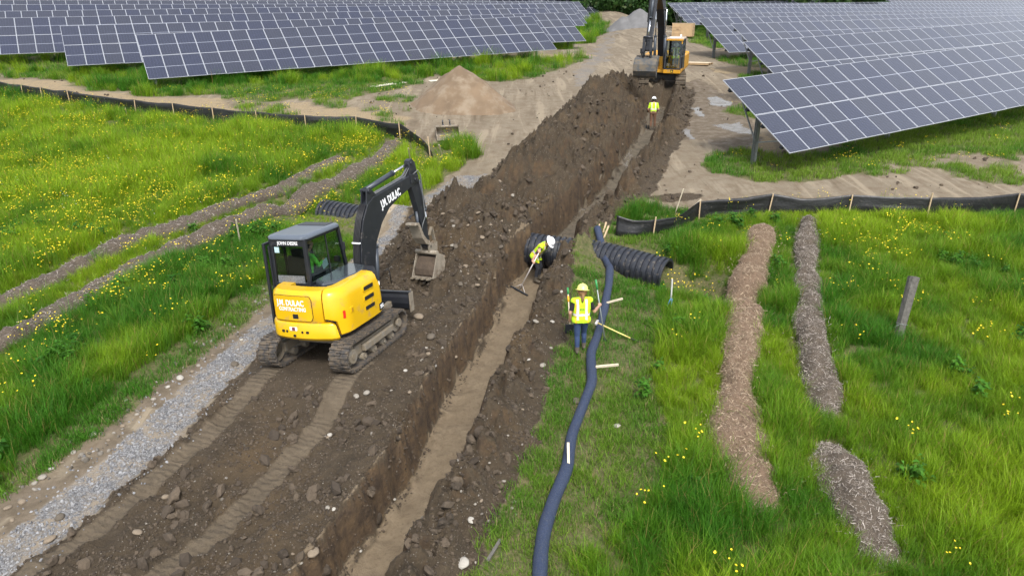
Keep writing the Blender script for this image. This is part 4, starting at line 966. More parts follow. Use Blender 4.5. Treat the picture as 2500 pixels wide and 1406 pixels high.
# ------------------------------------------------------------------ stones one can pick out
M_STONE = mat('pale_stone', (.28, .255, .215), .85, var=.2, vs=6, bump=.4, bs=20, dirt=(.22, .18, .13), dirt_amt=.2); M_STONE2 = mat('brown_stone', (.22, .175, .125), .9, var=.2, vs=6, bump=.4, bs=20); M_STONE3 = mat('dark_stone', (.115, .095, .072), .9, var=.2, vs=6, bump=.5, bs=20); M_STONEW = mat('white_stone', (.38, .355, .31), .8, var=.12, vs=5, bump=.3, bs=20)
STM = []
for k in range(6):
    STM.append(lump(40+k, 2, .58, .10))
for me in STM: me.materials.append(M_STONE)
def stone(px, py, wpx, m, label, group=None, k=None, grd=None):
    p = atg(px, py, 0); zc = p.y*math.cos(PITCH)-(p.z-CAMH)*math.sin(PITCH); r = wpx*zc/FPX/2*.78
    o = bpy.data.objects.new('stone', STM[random.randrange(6) if k is None else k]); COL.objects.link(o)
    o.location = (p.x, p.y, p.z+r*.22); o.scale = (r, r*random.uniform(.8, 1.1), r*random.uniform(.75, 1.0)); o.rotation_euler = (random.uniform(-.3, .3), random.uniform(-.3, .3), random.uniform(0, 6.28))
    o.material_slots[0].link = 'OBJECT'; o.material_slots[0].material = m
    return tag(o, label, 'stone', group)
for a in [(1130, 1376, 44, M_STONEW, 'large pale oblong stone at the bottom edge, right of the trench'), (1505, 1040, 20, M_STONEW, 'white stone in the worn grass right of the blue sock'), (573, 891, 30, M_STONE3, 'dark round clod-like stone on the gravel left of the left track'), (147, 1264, 34, M_STONE3, 'big dark stone on the edge of the gravel at lower left'),
          (122, 1318, 34, M_STONE2, 'flat brown stone at the soil edge near the lower left corner'), (228, 1062, 24, M_STONEW, 'whitest stone on the grass edge of the gravel road'), (104, 1166, 30, M_STONE, 'grey angular stone on the verge, below the whitest stone'), (440, 924, 30, M_STONEW, 'long white stone on the upper verge of the gravel road'), (1052, 824, 34, M_STONE3, 'dark slab stone in the spoil just right of the right track'),
          (1022, 775, 36, M_STONE2, 'round brown boulder in the spoil at the front of the right track'), (1308, 790, 22, M_STONE, 'pale stone on the bank left of the worker in the yellow hat'), (1347, 788, 22, M_STONEW, 'second pale stone on the bank, close behind the yellow-hatted worker'), (1325, 893, 22, M_STONE, 'pale stone at the foot of the bank left of the blue sock'), (405, 1214, 28, M_STONE2, 'flat brown stone between the two track prints'),
          (336, 1300, 30, M_STONE2, 'round brown stone between the track prints near the bottom edge'), (765, 1350, 36, M_STONE2, 'brown stone in the corner of the cut above the trench'), (750, 1362, 30, M_STONEW, 'pale stone beside the brown one above the trench'), (460, 548, 20, M_STONEW, 'white stone lying on the farther chip berm, left meadow'), (1978, 662, 24, M_STONE, 'flat grey stone on the weathered berm below the right silt fence'), (1408, 980, 30, M_STONE3, 'dark stub against the left side of the blue sock')]: stone(*a)
for px, py, wpx in [(85, 1180, 20), (55, 1226, 26), (20, 1240, 24), (180, 1105, 20), (245, 1058, 15), (300, 1040, 16), (335, 1012, 16), (375, 975, 18), (410, 945, 16), (470, 908, 16), (485, 893, 15), (520, 868, 14), (545, 850, 14), (265, 1075, 14), (150, 1130, 18), (125, 1145, 18), (30, 1270, 16), (590, 830, 12), (620, 800, 12)]:
    q_ = random.choice([0, 0, 1, 2])
    stone(px, py, wpx, (M_STONE, M_STONE2, M_STONEW)[q_], ('grey', 'brown', 'whitish')[q_]+' stone in the row lining the grassy edge of the gravel road', 'stones lining the gravel road')
for _ in range(60):
    px, py = random.uniform(1030, 1260), random.uniform(470, 700)
    if px > 1225 and py > 560 or (px-985)*1.2 < (560-py)*.9 : continue
    k_ = random.choice([1, 1, 0, 2]); wv_ = random.uniform(9, 22)
    stone(px, py, wv_, (M_STONE, M_STONE2, M_STONE3)[k_], '%s %s stone half sunk in the near end of the spoil heap' % ('small' if wv_ < 15 else 'larger', ('pale', 'brown', 'dark')[k_]), 'stones in the spoil heap')
for px, py, wpx in [(800, 1240, 18), (815, 1243, 14), (715, 1352, 14), (735, 1375, 14), (870, 1262, 12), (880, 880, 14), (905, 870, 16), (1030, 880, 14), (1060, 885, 20), (1045, 865, 18), (990, 905, 14), (1000, 958, 14), (870, 968, 22), (895, 960, 24), (805, 1063, 18), (800, 1068, 14), (1175, 1222, 16), (1255, 1225, 16), (1150, 1270, 22), (1250, 1240, 14), (1260, 1255, 12), (1230, 1175, 16), (1040, 850, 14), (1110, 820, 16), (960, 1180, 12), (1160, 1230, 12), (1195, 1130, 12), (1220, 1200, 12), (1290, 890, 14), (1330, 760, 14), (1370, 700, 14), (1345, 850, 12), (1240, 1062, 12), (1275, 1000, 13)]:
    q_ = random.choice([0, 0, 1, 2]); lft = at(px, py).x < xc(at(px, py).y)
    stone(px, py, wpx, (M_STONE, M_STONE2, M_STONEW)[q_], '%s stone lying loose on the soil just %s of the near trench' % (('grey', 'brown', 'whitish')[q_], 'left' if lft else 'right'), 'loose stones beside the near trench')
# ------------------------------------------------------------------ heaps beyond
M_SAND = mat('heaped_sand', (.17, .12, .075), .95, var=.25, vs=.8, bump=.5, bs=14, dirt=(.23, .18, .125), dirt_amt=.3)
M_GRAVP = mat('heaped_gravel', (.14, .138, .138), .95, var=.18, vs=1.2, bump=.8, bs=9); M_RUBBLE = mat('heaped_rubble', (.17, .16, .15), .95, var=.35, vs=5, bump=1, bs=6); M_EARTH = mat('heaped_earth', (.17, .125, .08), .95, var=.25, vs=1.2, bump=.8, bs=6)
def pile(name, cones, m, label, cat, seed, nse=.12, f=1.0):
    cx = sum(c[0] for c in cones)/len(cones); cy = sum(c[1] for c in cones)/len(cones); R = max(math.hypot(c[0]-cx, c[1]-cy)+c[2]/c[3] for c in cones)*1.15
    nn = 90; a = np.linspace(-R, R, nn); X, Yv = np.meshgrid(a+cx, a+cy); Z = np.full(X.shape, -9.)
    wx = X+.35*fbm(X, Yv, .6*f, 3, seed); wy = Yv+.35*fbm(X, Yv, .6*f, 3, seed+2)
    for (x, y, h, sl) in cones:
        d = np.hypot(wx-x, wy-y); Z = np.maximum(Z, h-sl*np.sqrt(d*d+.03)+.05)
    Z = Z+nse*fbm(X, Yv, 1.7*f, 4, seed+4); G0 = far_drop(X, Yv); Zg = G0+Z
    okv = Z > -.12; ii = np.arange(nn*nn).reshape(nn, nn); q = np.stack([ii[:-1, :-1], ii[:-1, 1:], ii[1:, 1:], ii[1:, :-1]], -1).reshape(-1, 4); q = q[okv.reshape(-1)[q].any(1)]
    used, inv = np.unique(q, return_inverse=True); P = np.stack([X, Yv, np.maximum(Zg, G0-.15)], -1).reshape(-1, 3)[used]; o0 = (cx, cy, smooth_h(cx, cy)); P = P-np.array(o0)
    me = bpy.data.meshes.new(name); me.from_pydata(P.tolist(), [], inv.reshape(-1, 4).tolist()); me.polygons.foreach_set('use_smooth', [True]*len(me.polygons)); me.materials.append(m)
    o = bpy.data.objects.new(name, me); COL.objects.link(o); o.location = o0; return tag(o, label, cat)
pa = at(1122, 168, 2.0); pb = at(1160, 190, 1.6)
pile('sand_pile', [(pa.x, pa.y, 2.25, .84), (pb.x+.1, pb.y-.2, 1.6, .78), (pa.x-.35, pa.y+.8, 1.85, .8)], M_SAND, 'cone of tan sand on the dirt between the left fence and the solar tables', 'sand pile', 171, .10)
pg = at(1560, 20, 2.0); pile('gravel_pile', [(pg.x, pg.y, 2.0, .62), (pg.x-1.9, pg.y-.8, 1.35, .6)], M_GRAVP, 'heap of grey gravel far behind the large excavator', 'gravel pile', 175)
pr_ = at(1567, 36, 1.1); pile('rubble_pile', [(pr_.x, pr_.y, 1.1, .6)], M_RUBBLE, 'low heap of pale rubble in front of the far grey gravel heap', 'rubble pile', 179, .3)
pe = at(1583, 9, 2.2); pile('earth_pile', [(pe.x, pe.y, 2.2, .6), (pe.x-1.2, pe.y+.5, 1.6, .6)], M_EARTH, 'brown earth heap behind the far grey gravel heap, at the edge of the wood', 'dirt heap', 183, .2)

# ------------------------------------------------------------------ excavators
M_YELP = mat('yellow_paint', (.70, .42, .006), .32, var=.05, vs=2, coat=.25, dirt=(.40, .24, .07), dirt_amt=.14)
M_BLK = mat('black_paint', (.016, .018, .023), .38, var=.2, vs=4, coat=.1, dirt=(.09, .08, .07), dirt_amt=.06)
M_BLKM = mat('black_plastic', (.02, .021, .025), .55, var=.15)
M_ROOF = mat('grey_roof_paint', (.10, .12, .15), .28, var=.08, vs=2, coat=.3)
M_RUB = mat('muddy_rubber', (.045, .042, .040), .8, var=.3, vs=6, bump=.3, bs=40, dirt=(.115, .09, .064), dirt_amt=.45)
M_MUDST = mat('muddy_steel', (.20, .18, .15), .75, .1, var=.25, vs=5, dirt=(.20, .165, .115), dirt_amt=.55)
M_WORN = mat('worn_bucket_steel', (.26, .225, .175), .6, .15, var=.25, vs=4, dirt=(.16, .12, .08), dirt_amt=.3)
M_CHROME = mat('chrome_rod', (.75, .76, .78), .15, 1.0, var=.03)
M_CYL = mat('grey_cylinder', (.055, .065, .08), .38, .2, var=.1)
M_HOSE = mat('rubber_hose', (.016, .016, .018), .5, var=.1)
M_LET = mat('white_lettering', (.82, .83, .84), .6, var=.02)
M_RED = mat('red_reflector', (.6, .02, .01), .4, var=.05)
M_DARK = mat('dark_recess', (.008, .008, .009), .7, var=.1)
M_GLS = glass_mat('cab_glass', (.55, .62, .58)); M_GLS2 = glass_mat('clear_cab_glass', (.7, .76, .74))
M_SEAT = mat('seat_vinyl', (.02, .02, .022), .7)
M_SOIL = mat('bucket_soil', (.07, .05, .034), .95, var=.35, vs=8, bump=1, bs=16)
M_STICKER = mat('pale_sticker', (.45, .62, .66), .6, var=.05)
def stadium(yr, zr, rr, yf, zf, rf, n=26, sag=.0):
    c0 = Vector((yr, zr)); c1 = Vector((yf, zf)); d = c1-c0; L = d.length; a0 = math.atan2(d.y, d.x); k = math.asin((rr-rf)/L)
    pts = []
    b0 = a0-math.pi/2-k; 
    for i in range(15): pts.append((c0+Vector((math.cos(b0), math.sin(b0)))*rr).lerp(c1+Vector((math.cos(b0), math.sin(b0)))*rf, i/15))
    t0 = a0+math.pi/2+k
    for i in range(n): a = b0+(t0-b0)*i/n; pts.append(c1+Vector((math.cos(a), math.sin(a)))*rf)
    for i in range(15):
        p = (c1+Vector((math.cos(t0), math.sin(t0)))*rf).lerp(c0+Vector((math.cos(t0), math.sin(t0)))*rr, i/15); p.y -= sag*math.sin(math.pi*i/15); pts.append(p)
    e0, e1 = t0, b0+2*math.pi
    for i in range(n): a = e0+(e1-e0)*i/n; pts.append(c0+Vector((math.cos(a), math.sin(a)))*rr)
    return pts
def track(parent, x, w, geo, lug, lh, th, m, stagger=True, grouser=False):
    pts = stadium(*geo); n = len(pts); b = MB(); R = []
    nm = []
    for i in range(n):
        t = (pts[(i+1) % n]-pts[i-1]).normalized(); nm.append(Vector((t.y, -t.x)))
    V_ = []
    for p, q in zip(pts, nm):
        i_ = p-q*th
        V_ += [(x-w/2, p.x, p.y), (x+w/2, p.x, p.y), (x+w/2, i_.x, i_.y), (x-w/2, i_.x, i_.y)]
    F_ = []
    for i in range(n):
        j = (i+1) % n
        for k in range(4): F_.append((4*i+k, 4*i+(k+1) % 4, 4*j+(k+1) % 4, 4*j+k))
    b.add(V_, F_, 0, False)
    ln = [0]
    for i in range(n): ln.append(ln[-1]+(pts[(i+1) % n]-pts[i]).length)
    N_ = int(ln[-1]/lug); k = 0
    for s_ in np.arange(N_)*ln[-1]/N_:
        for half in ((-1, 1) if stagger else (0,)):
            ss = (s_+(ln[-1]/N_*.5 if half > 0 else 0)) % ln[-1]
            i = max(0, min(n-1, int(np.searchsorted(ln, ss, 'right'))-1)); f = (ss-ln[i])/max(ln[i+1]-ln[i], 1e-6)
            p = pts[i].lerp(pts[(i+1) % n], f); q = nm[i].lerp(nm[(i+1) % n], f).normalized(); t = Vector((-q.y, q.x))
            Rm = Matrix(((1, 0, 0), (0, t.x, t.y), (0, q.x, q.y))).transposed()
            ww = w*.62 if stagger else w
            cx = x+half*(w-ww)/2
            b.box((cx, p.x+q.x*lh/2, p.y+q.y*lh/2), (ww, lug*(.42 if not grouser else .92), lh), Rm, 0)
            if grouser: b.box((cx, p.x+q.x*(lh+.02)+t.x*lug*.3, p.y+q.y*(lh+.02)+t.y*lug*.3), (ww, .02, .05), Rm, 0)
            else: b.box((x-0*half, p.x-q.x*(th+.02), p.y-q.y*(th+.02)), (w*.16, lug*.3, .05), Rm, 0)
    o = b.build('track', m, parent, fix=False); return o
def cylx(b, x0, x1, y, z, r, n=20, mi=0): b.cyl((x0, y, z), (x1, y, z), r, n=n, mi=mi)
class Plane2:
    "side-view plane of boom and stick: d forward, z up, s sideways"
    def __init__(s, foot, sw): s.f = Vector(foot); s.d = Vector((math.sin(sw), math.cos(sw), 0)); s.r = Vector((math.cos(sw), -math.sin(sw), 0))
    def p(s, d, z, x=0): return Vector((s.f.x, s.f.y, 0))+s.d*d+s.r*x+Vector((0, 0, z))
    def prism(s, b, poly, th, x=0, mi=0): return b.prism(poly, s.p(0, 0, x), s.d, (0, 0, 1), th, mi)
    def pin(s, b, d, z, w, r, mi=0): return b.cyl(s.p(d, z, -w/2), s.p(d, z, w/2), r, n=14, mi=mi)
def ram(pl, a, b_, split, r, parent, name, x=0, m0=None):
    bb = MB(); A = pl.p(*a, x); B = pl.p(*b_, x); mid = A.lerp(B, split)
    bb.cyl(A, mid, r, n=14); bb.cyl(mid-(B-A).normalized()*.03, mid+(B-A).normalized()*.03, r*1.18, n=14)
    o = bb.build(name, m0 or M_CYL, parent)
    rod = MB(); rod.cyl(mid, B, r*.5, n=12); rod.build('rod', M_CHROME, o)
    return o
def bucket(pl, prof, w, parent, name='bucket', m=None, teeth=4, fill=None, thick=.02, lipdir=None):
    b = MB(); x = -w/2
    n = len(prof)
    outer = [pl.p(d, z, -w/2) for d, z in prof]; o2 = [pl.p(d, z, w/2) for d, z in prof]
    for i in range(n-1):
        A, B, C_, D = outer[i], outer[i+1], o2[i+1], o2[i]; nn = (B-A).cross(D-A).normalized()*thick
        b.add([A, B, C_, D, A+nn, B+nn, C_+nn, D+nn], [(0, 1, 2, 3), (7, 6, 5, 4), (0, 4, 5, 1), (2, 6, 7, 3), (1, 5, 6, 2), (0, 3, 7, 4)])
    for s_ in (-1, 1): pl.prism(b, prof, .025, s_*(w/2))
    b.cyl(pl.p(*prof[0], -w/2-.012), pl.p(*prof[0], w/2+.012), .055, n=12)
    o = b.build(name, m or M_WORN, parent)
    (d0, z0), (d1, z1) = prof[-2], prof[-1]; v = Vector((d1-d0, z1-z0)).normalized()
    for i in range(teeth):
        t = MB(); xx = -w/2+w*(i+.5)/teeth; A = pl.p(d1-v.x*.04, z1-v.y*.04, xx); B = pl.p(d1+v.x*.13, z1+v.y*.13, xx)
        t.beam(A, B, .07, .035, up=pl.d.cross(pl.r)); t.build('tooth', M_MUDST, o)
    if fill:
        f = MB(); f.prism(fill, pl.p(0, 0, 0), pl.d, (0, 0, 1), w*.94); so = f.build('soil', M_SOIL, o, bevel=.05)
    return o
# ---- the yellow mini excavator
mx = thing('mini_excavator', 'yellow mini excavator with grey roofed cab working beside the near trench', 'excavator', MACH_O, MACH_R, scale=MACH_K)
for s_, nm in ((-1, 'l'), (1, 'r')):
    x = s_*.785
    tr = track(mx, x, .40, (-.97, .31, .285, .98, .30, .27, 22, .015), .095, .026, .035, M_RUB)
    fr = MB(); fr.box((x, 0, .31), (.17, 1.55, .20)); fr.box((x+s_*.13, .05, .315), (.10, 1.2, .14)); fr.build('track_frame', M_MUDST, tr, bevel=.02)
    sp = MB(); cylx(sp, x-.05, x+.05, -.97, .31, .215, 22); cylx(sp, x-s_*.05, x+s_*.16, -.97, .31, .14, 20); cylx(sp, x+s_*.15, x+s_*.175, -.97, .31, .06); sp.build('sprocket', M_MUDST, tr)
    il = MB(); cylx(il, x-.06, x+.06, .98, .30, .20, 22); cylx(il, x+s_*.05, x+s_*.15, .98, .30, .09); il.build('idler', M_MUDST, tr)
    for yy in (-.5, -.1, .3, .65):
        ro = MB(); cylx(ro, x-.12, x+.12, yy, .125, .075, 14); cylx(ro, x+s_*.12, x+s_*.15, yy, .125, .035, 12); ro.build('roller', M_MUDST, tr)
uf = MB(); uf.box((0, 0, .42), (1.25, .9, .22)); uf.cyl((0, 0, .5), (0, 0, .66), .42, n=28); uf.build('undercarriage_frame', M_MUDST, mx, bevel=.02)
bl = MB(); prof = [(1.50, .80), (1.44, .70), (1.42, .58), (1.45, .46), (1.50, .40), (1.53, .40), (1.49, .48), (1.465, .58), (1.48, .69), (1.54, .80)]
bl.prism(prof, (0, 0, 0), (0, 1, 0), (0, 0, 1), 1.98); bl.box((0, 1.50, .81), (1.98, .07, .04))
for s_ in (-1, 1): bl.box((s_*.985, 1.50, .60), (.03, .16, .42))
blo = bl.build('dozer_blade', M_BLK, mx)
ar = MB()
for s_ in (-1, 1): ar.beam((s_*.42, .4, .40), (s_*.5, 1.44, .55), .10, .12)
ar.build('blade_arm', M_MUDST, blo); be = MB(); be.box((.997, 1.5, .6), (.02, .17, .43)); be.box((-.997, 1.5, .6), (.02, .17, .43)); be.build('blade_end', M_WORN, blo)
# house outline (seen from above), left front -> rear -> right front
def arcp(cx, cy, r, a0, a1, n): return [(cx+r*math.cos(R_(a0+(a1-a0)*i/n)), cy+r*math.sin(R_(a0+(a1-a0)*i/n))) for i in range(n+1)]
OUTL = [(-.94, .82), (-.95, .4), (-.95, 0), (-.95, -.35)] + arcp(-.45, -.62, .5, 180, 245, 6) + [(2.87*math.sin(a_), 1.72-2.87*math.cos(a_)) for a_ in np.linspace(-.19, .19, 9)] + arcp(.45, -.62, .5, 295, 360, 6) + [(.955, -.3), (.965, .05), (.96, .3)] + arcp(.62, .42, .34, 10, 80, 6) + [(.42, .80)]
OUTL = [(x_*.885+.005, y_*.96 if y_ > 0 else y_) for x_, y_ in OUTL]
for _ in range(2):
    q = [OUTL[0]]
    for a, b_ in zip(OUTL[:-1], OUTL[1:]): q += [(a[0]*.75+b_[0]*.25, a[1]*.75+b_[1]*.25), (a[0]*.25+b_[0]*.75, a[1]*.25+b_[1]*.75)]
    OUTL = q+[OUTL[-1]]
OA = np.array(OUTL); TT = np.gradient(OA, axis=0); TT /= np.linalg.norm(TT, axis=1)[:, None]; ON = np.stack([TT[:, 1], -TT[:, 0]], 1)
if (ON[len(ON)//2] @ np.array([0, -1])) < 0: ON = -ON
OS = np.r_[0, np.cumsum(np.linalg.norm(np.diff(OA, axis=0), axis=1))]; OS /= OS[-1]
def op(t, inset): 
    k = [np.interp(t, OS, OA[:, 0]), np.interp(t, OS, OA[:, 1])]; nn = np.array([np.interp(t, OS, ON[:, 0]), np.interp(t, OS, ON[:, 1])]); nn /= np.linalg.norm(nn)
    return k[0]-nn[0]*inset, k[1]-nn[1]*inset
def tnear(x, y): return OS[int(np.argmin(np.hypot(OA[:, 0]-x, OA[:, 1]-y)))]
def sector(t0, t1, zi, deep=.16, n=40, name='cover', m=None, parent=None, t0s=None, t1s=None):
    b = MB(); rings = []
    for k, (z, ins) in enumerate(zi):
        a0 = t0s[k] if t0s else t0; a1 = t1s[k] if t1s else t1
        tt = np.linspace(a0, a1, n); rings.append([(*op(t, ins), z) for t in tt]+[(*op(t, max(deep, ins+.02)), z) for t in tt[::-1]])
    b.loft(rings, 0, True, True); return b.build(name, m or M_YELP, parent or mx, bevel=.012, smooth_angle=38)
tL = tnear(-.84, -.15); tS = tnear(.46, -1.04); tS2 = tnear(.66, -.92); tF = tnear(.38, .78); tR = tnear(.85, .40); tC = tnear(0, -1.15)
sector(tL, tS2, [(.60, .10), (.63, .04), (.68, .0), (.93, .0), (.965, .02), (.975, .05)], name='counterweight', t1s=[tS2, tS2, tS2, tS2-.01, tS2-.025, tS2-.03])
sector(tL, tS, [(.985, .055), (1.0, .045), (1.42, .045), (1.52, .065), (1.58, .13)], deep=.4, name='rear_cover')
sector(tS+.006, tR, [(.70, .05), (.73, .01), (1.0, .0), (1.07, .0), (1.42, .02), (1.52, .05), (1.585, .11), (1.605, .22)], deep=.36, name='engine_cover', t0s=[tS2+.008, tS2+.007, tS2-.004, tS+.008, tS+.006, tS+.006, tS+.006, tS+.006])
sector(tR+.005, tF, [(.70, .05), (.73, .02), (1.0, .01), (1.30, .03), (1.38, .07), (1.43, .15)], name='front_cover')
sector(0.0, tL-.006, [(.70, .04), (.73, .01), (.98, .01), (1.0, .04)], name='side_skirt', m=M_BLK)
dk = MB(); rings = []
for z in (.64, 1.50): rings.append([(*op(t, .14), z) for t in np.linspace(0, 1, 60)])
dk.loft(rings, 0, True, False); dk.build('deck', M_BLKM, mx)
hc = MB(); hp = [(-.05, .92), (-.05, -.42), (.25, -.62), (.50, -.36), (.58, .1), (.56, .42), (.38, .80)]
hc.loft([[(x*.93, y, 1.48) for x, y in hp], [(x*.93, y, 1.60) for x, y in hp], [(x*.84+.02, y*.9+.02, 1.62) for x, y in hp]], 0, True, False); hc.build('hood_cover', mat('dark_glossy_hood', (.045, .055, .065), .18, var=.1, coat=.4), mx, bevel=.03)
hf = MB(); hf.loft([[(x, y, 1.40) for x, y in [(.25, .92), (.25, .35), (.76, .30), (.78, .56), (.56, .88)]], [(x, y, 1.58) for x, y in [(.28, .88), (.28, .35), (.72, .32), (.74, .55), (.55, .85)]]], 0, True, False); hf.build('front_hood', M_BLKM, mx, bevel=.04)
# rear door with lettering, bent round the tail
def on_tail(o, r, xc_, zc_, sx=1.0):
    for v in o.data.vertices:
        x, yy, z = v.co; a = x*sx/r
        v.co = ((r+z)*math.sin(a+xc_/r), 1.72-(r+z)*math.cos(a+xc_/r), zc_+yy)
def rrect(w, h, rad, n=5):
    out = []
    for cx, cy, a in ((w/2-rad, h/2-rad, 0), (-w/2+rad, h/2-rad, 90), (-w/2+rad, -h/2+rad, 180), (w/2-rad, -h/2+rad, 270)): out += arcp(cx, cy, rad, a, a+90, n)
    return out
def plate(w, h, rad, z0, z1, m, name, parent, xc_, zc_, r=2.825, nx=14):
    "rounded plate built as strips so that it can bend"
    b = MB(); xs = np.linspace(-w/2, w/2, nx*2+1); rows = []
    def hh(x): 
        e = w/2-abs(x); return h/2 if e >= rad else h/2-rad+math.sqrt(max(rad*rad-(rad-e)**2, 0))
    for x in xs: rows.append([(x, -hh(x), z0), (x, hh(x), z0), (x, hh(x), z1), (x, -hh(x), z1)])
    b.loft(rows, 0, True, False); o = b.build(name, m, parent); on_tail(o, r, xc_, zc_); return o
plate(.86, .50, .08, .001, .006, M_DARK, 'door_seam', mx, -.16, 1.255)
rd = plate(.84, .48, .075, .004, .016, M_YELP, 'rear_door', mx, -.16, 1.255)
I3 = Matrix.Identity(3)
t1_ = text_obj('J.M. DULAC', .155, M_LET, rd, (0, 0, 0), I3, sx=1, ext=.003, off=.0035); on_tail(t1_, 2.845, -.19, 1.355, .78)
t2_ = text_obj('CONTRACTING', .105, M_LET, rd, (0, 0, 0), I3, sx=1, ext=.003, off=.002); on_tail(t2_, 2.845, -.16, 1.235, .80)
plate(.12, .09, .012, .0, .019, M_DARK, 'door_latch', rd, -.10, 1.10)
for xx, zz_, ww in ((-.42, .80, .07), (-.33, .80, .05), (-.16, .72, .07), (.02, .80, .05), (.13, .80, .07)): plate(ww, .05, .024, -.002, .005, M_DARK, 'lifting_hole', mx, xx, zz_, 2.87, 6)
plate(.17, .075, .008, 0, .006, M_LET, 'sticker', mx, -.17, .86, 2.87, 6); plate(.07, .065, .006, .004, .009, mat('dark_red_print', (.18, .04, .05), .5), 'sticker_print', mx, -.165, .86, 2.87, 4)
# right side: louvres, reflector, latch, model plate
def side_at(t, ins, z):
    x, y = op(t, ins); nx, ny = np.interp(t, OS, ON[:, 0]), np.interp(t, OS, ON[:, 1]); return Vector((x, y, z)), Vector((nx, ny, 0)).normalized()
def side_plate(t, z, w, h, m, name, out=.008, ins=.01, rad=.02, tilt=0.0):
    p, nn = side_at(t, ins, z); ey = Vector((0, 0, 1)); ex = Vector((-nn.y, nn.x, 0)); 
    if tilt: R2 = Matrix.Rotation(tilt, 3, nn); ex = R2 @ ex; ey = R2 @ ey
    b = MB(); b.prism(rrect(w, h, rad, 3), p, ex, ey, out*2); return b.build(name, m, mx)
tv = tnear(.85, .02)
for zz_ in (1.39, 1.19, .99):
    side_plate(tv, zz_, .40, .115, M_YELP, 'vent_rim', .012, .012, .03); side_plate(tv, zz_, .355, .078, M_DARK, 'vent', .016, .012, .02)
side_plate(tnear(.72, -.82), 1.10, .055, .15, M_RED, 'reflector', .008, .005, .01)
side_plate(tnear(.77, -.66), 1.14, .11, .105, M_YELP, 'cover_latch', .02, .012, .015); side_plate(tnear(.77, -.66), 1.13, .05, .07, mat('amber_brass', (.42, .22, .01), .5), 'latch_handle', .026, .012, .01)
side_plate(tnear(.85, .46), .84, .20, .14, M_DARK, 'model_plate', .008, .01, .01)
p_, n_ = side_at(tnear(.85, .46), -.002, .84)
text_obj('50G', .105, M_LET, mx, p_+n_*.004, frame(Vector((-n_.y, n_.x, 0)), Vector((0, 0, 1))), sx=.9, ext=.003, off=.002)
side_plate(tnear(.8, .58), 1.29, .09, .07, M_LET, 'sticker', .008, .028, .008)
side_plate(tnear(-.71, -.83), 1.05, .04, .14, M_RED, 'reflector', .008, .045, .01)
# cab
CX0, CX1, CY0, CYF, ZR = -.925, -.095, -.52, .74, 2.44
cb = MB(); q = .065
def pillar(a, b_, wd=q): cb.beam(a, b_, wd, wd, up=(0, 1, 0.01))
pillar((CX0+.03, CY0+.03, 1.0), (CX0+.05, CY0+.05, ZR)); pillar((CX1-.03, CY0+.03, 1.3), (CX1-.035, CY0+.04, ZR), .075); pillar((CX1-.03, .93, 1.25), (CX1-.035, CYF-.03, ZR), .07); pillar((CX0+.03, .93, .8), (CX0+.05, CYF-.03, ZR))
cb.beam((CX1-.03, CY0, 1.53), (CX1-.03, .92, 1.53), .05, .06); cb.beam((CX1-.04, CY0, 2.405), (CX1-.04, CYF, 2.405), .05, .07); cb.beam((CX0+.04, CY0, 2.405), (CX0+.04, CYF, 2.405), .05, .07)
cb.beam((CX0, CY0+.03, 2.36), (CX1, CY0+.03, 2.36), .05, .14, up=(0, 0, 1)); cb.beam((CX0, CYF-.02, 2.40), (CX1, CYF-.02, 2.40), .05, .06); cb.box(((CX0+CX1)/2, CY0+.035, 1.50), (CX1-CX0, .06, .16))
cb.box((CX1-.03, .2, 1.36), (.035, 1.4, .30)); cb.box(((CX0+CX1)/2, .93, 1.0), (CX1-CX0, .05, .5)); cb.box(((CX0+CX1)/2, .2, .80), (CX1-CX0-.04, 1.4, .06))
cb.prism([(-.55, 1.32), (-.55, 2.3), (-.50, 2.3), (-.38, 1.32)], (CX0+.0, 0, 0), (0, 1, 0), (0, 0, 1), .03)
cb.build('cab_frame', M_BLK, mx, bevel=.012)
rf = MB(); rr_ = [(CX0-.015+x, y) for x, y in []]
def rring(dx, z, rad=.13):
    cx, cy = (CX0+CX1)/2, (CY0+CYF)/2; return [(cx+x, cy+y, z) for x, y in rrect((CX1-CX0)+2*dx, (CYF-CY0)+2*dx, rad)]
rf.loft([rring(.005, 2.42), rring(.03, 2.435), rring(.03, 2.475), rring(.0, 2.505), rring(-.05, 2.515)], 0, True, True); rfo = rf.build('roof', M_ROOF, mx, smooth_angle=50)
hb = MB(); hb.box(((CX0+CX1)/2, .52, 2.515), (.66, .30, .02)); hb.build('roof_hatch', M_BLK, rfo, bevel=.008)
def pane(name, pts, m): 
    b = MB(); e = (Vector(pts[1])-Vector(pts[0])).cross(Vector(pts[-1])-Vector(pts[0])).normalized()*.004
    n = len(pts); b.add([Vector(p)+e for p in pts]+[Vector(p)-e for p in pts], [tuple(range(n)), tuple(range(2*n-1, n-1, -1))]+[(i, (i+1) % n, n+(i+1) % n, n+i) for i in range(n)]); return b.build(name, m, mx)
pane('rear_window', [(CX0+.07, CY0+.02, 1.55), (CX1-.07, CY0+.02, 1.55), (CX1-.07, CY0+.03, 2.31), (CX0+.07, CY0+.03, 2.31)], M_GLS)
pane('side_window', [(CX1-.03, CY0+.07, 1.57), (CX1-.03, .26, 1.57), (CX1-.035, .22, 2.37), (CX1-.035, CY0+.08, 2.37)], M_GLS2)
pane('side_window', [(CX1-.02, .24, 1.57), (CX1-.02, .86, 1.57), (CX1-.03, CYF-.06, 2.37), (CX1-.03, .20, 2.37)], M_GLS2)
pane('windscreen', [(CX0+.07, .94, 1.25), (CX1-.07, .94, 1.25), (CX1-.07, CYF-.02, 2.36), (CX0+.07, CYF-.02, 2.36)], M_GLS2)
dv = MB(); dv.beam((CX1-.018, .26, 1.56), (CX1-.026, .22, 2.38), .02, .022, up=(0, 1, 0)); dv.build('window_divider', M_BLKM, mx)
dr = MB(); X = CX0-.055
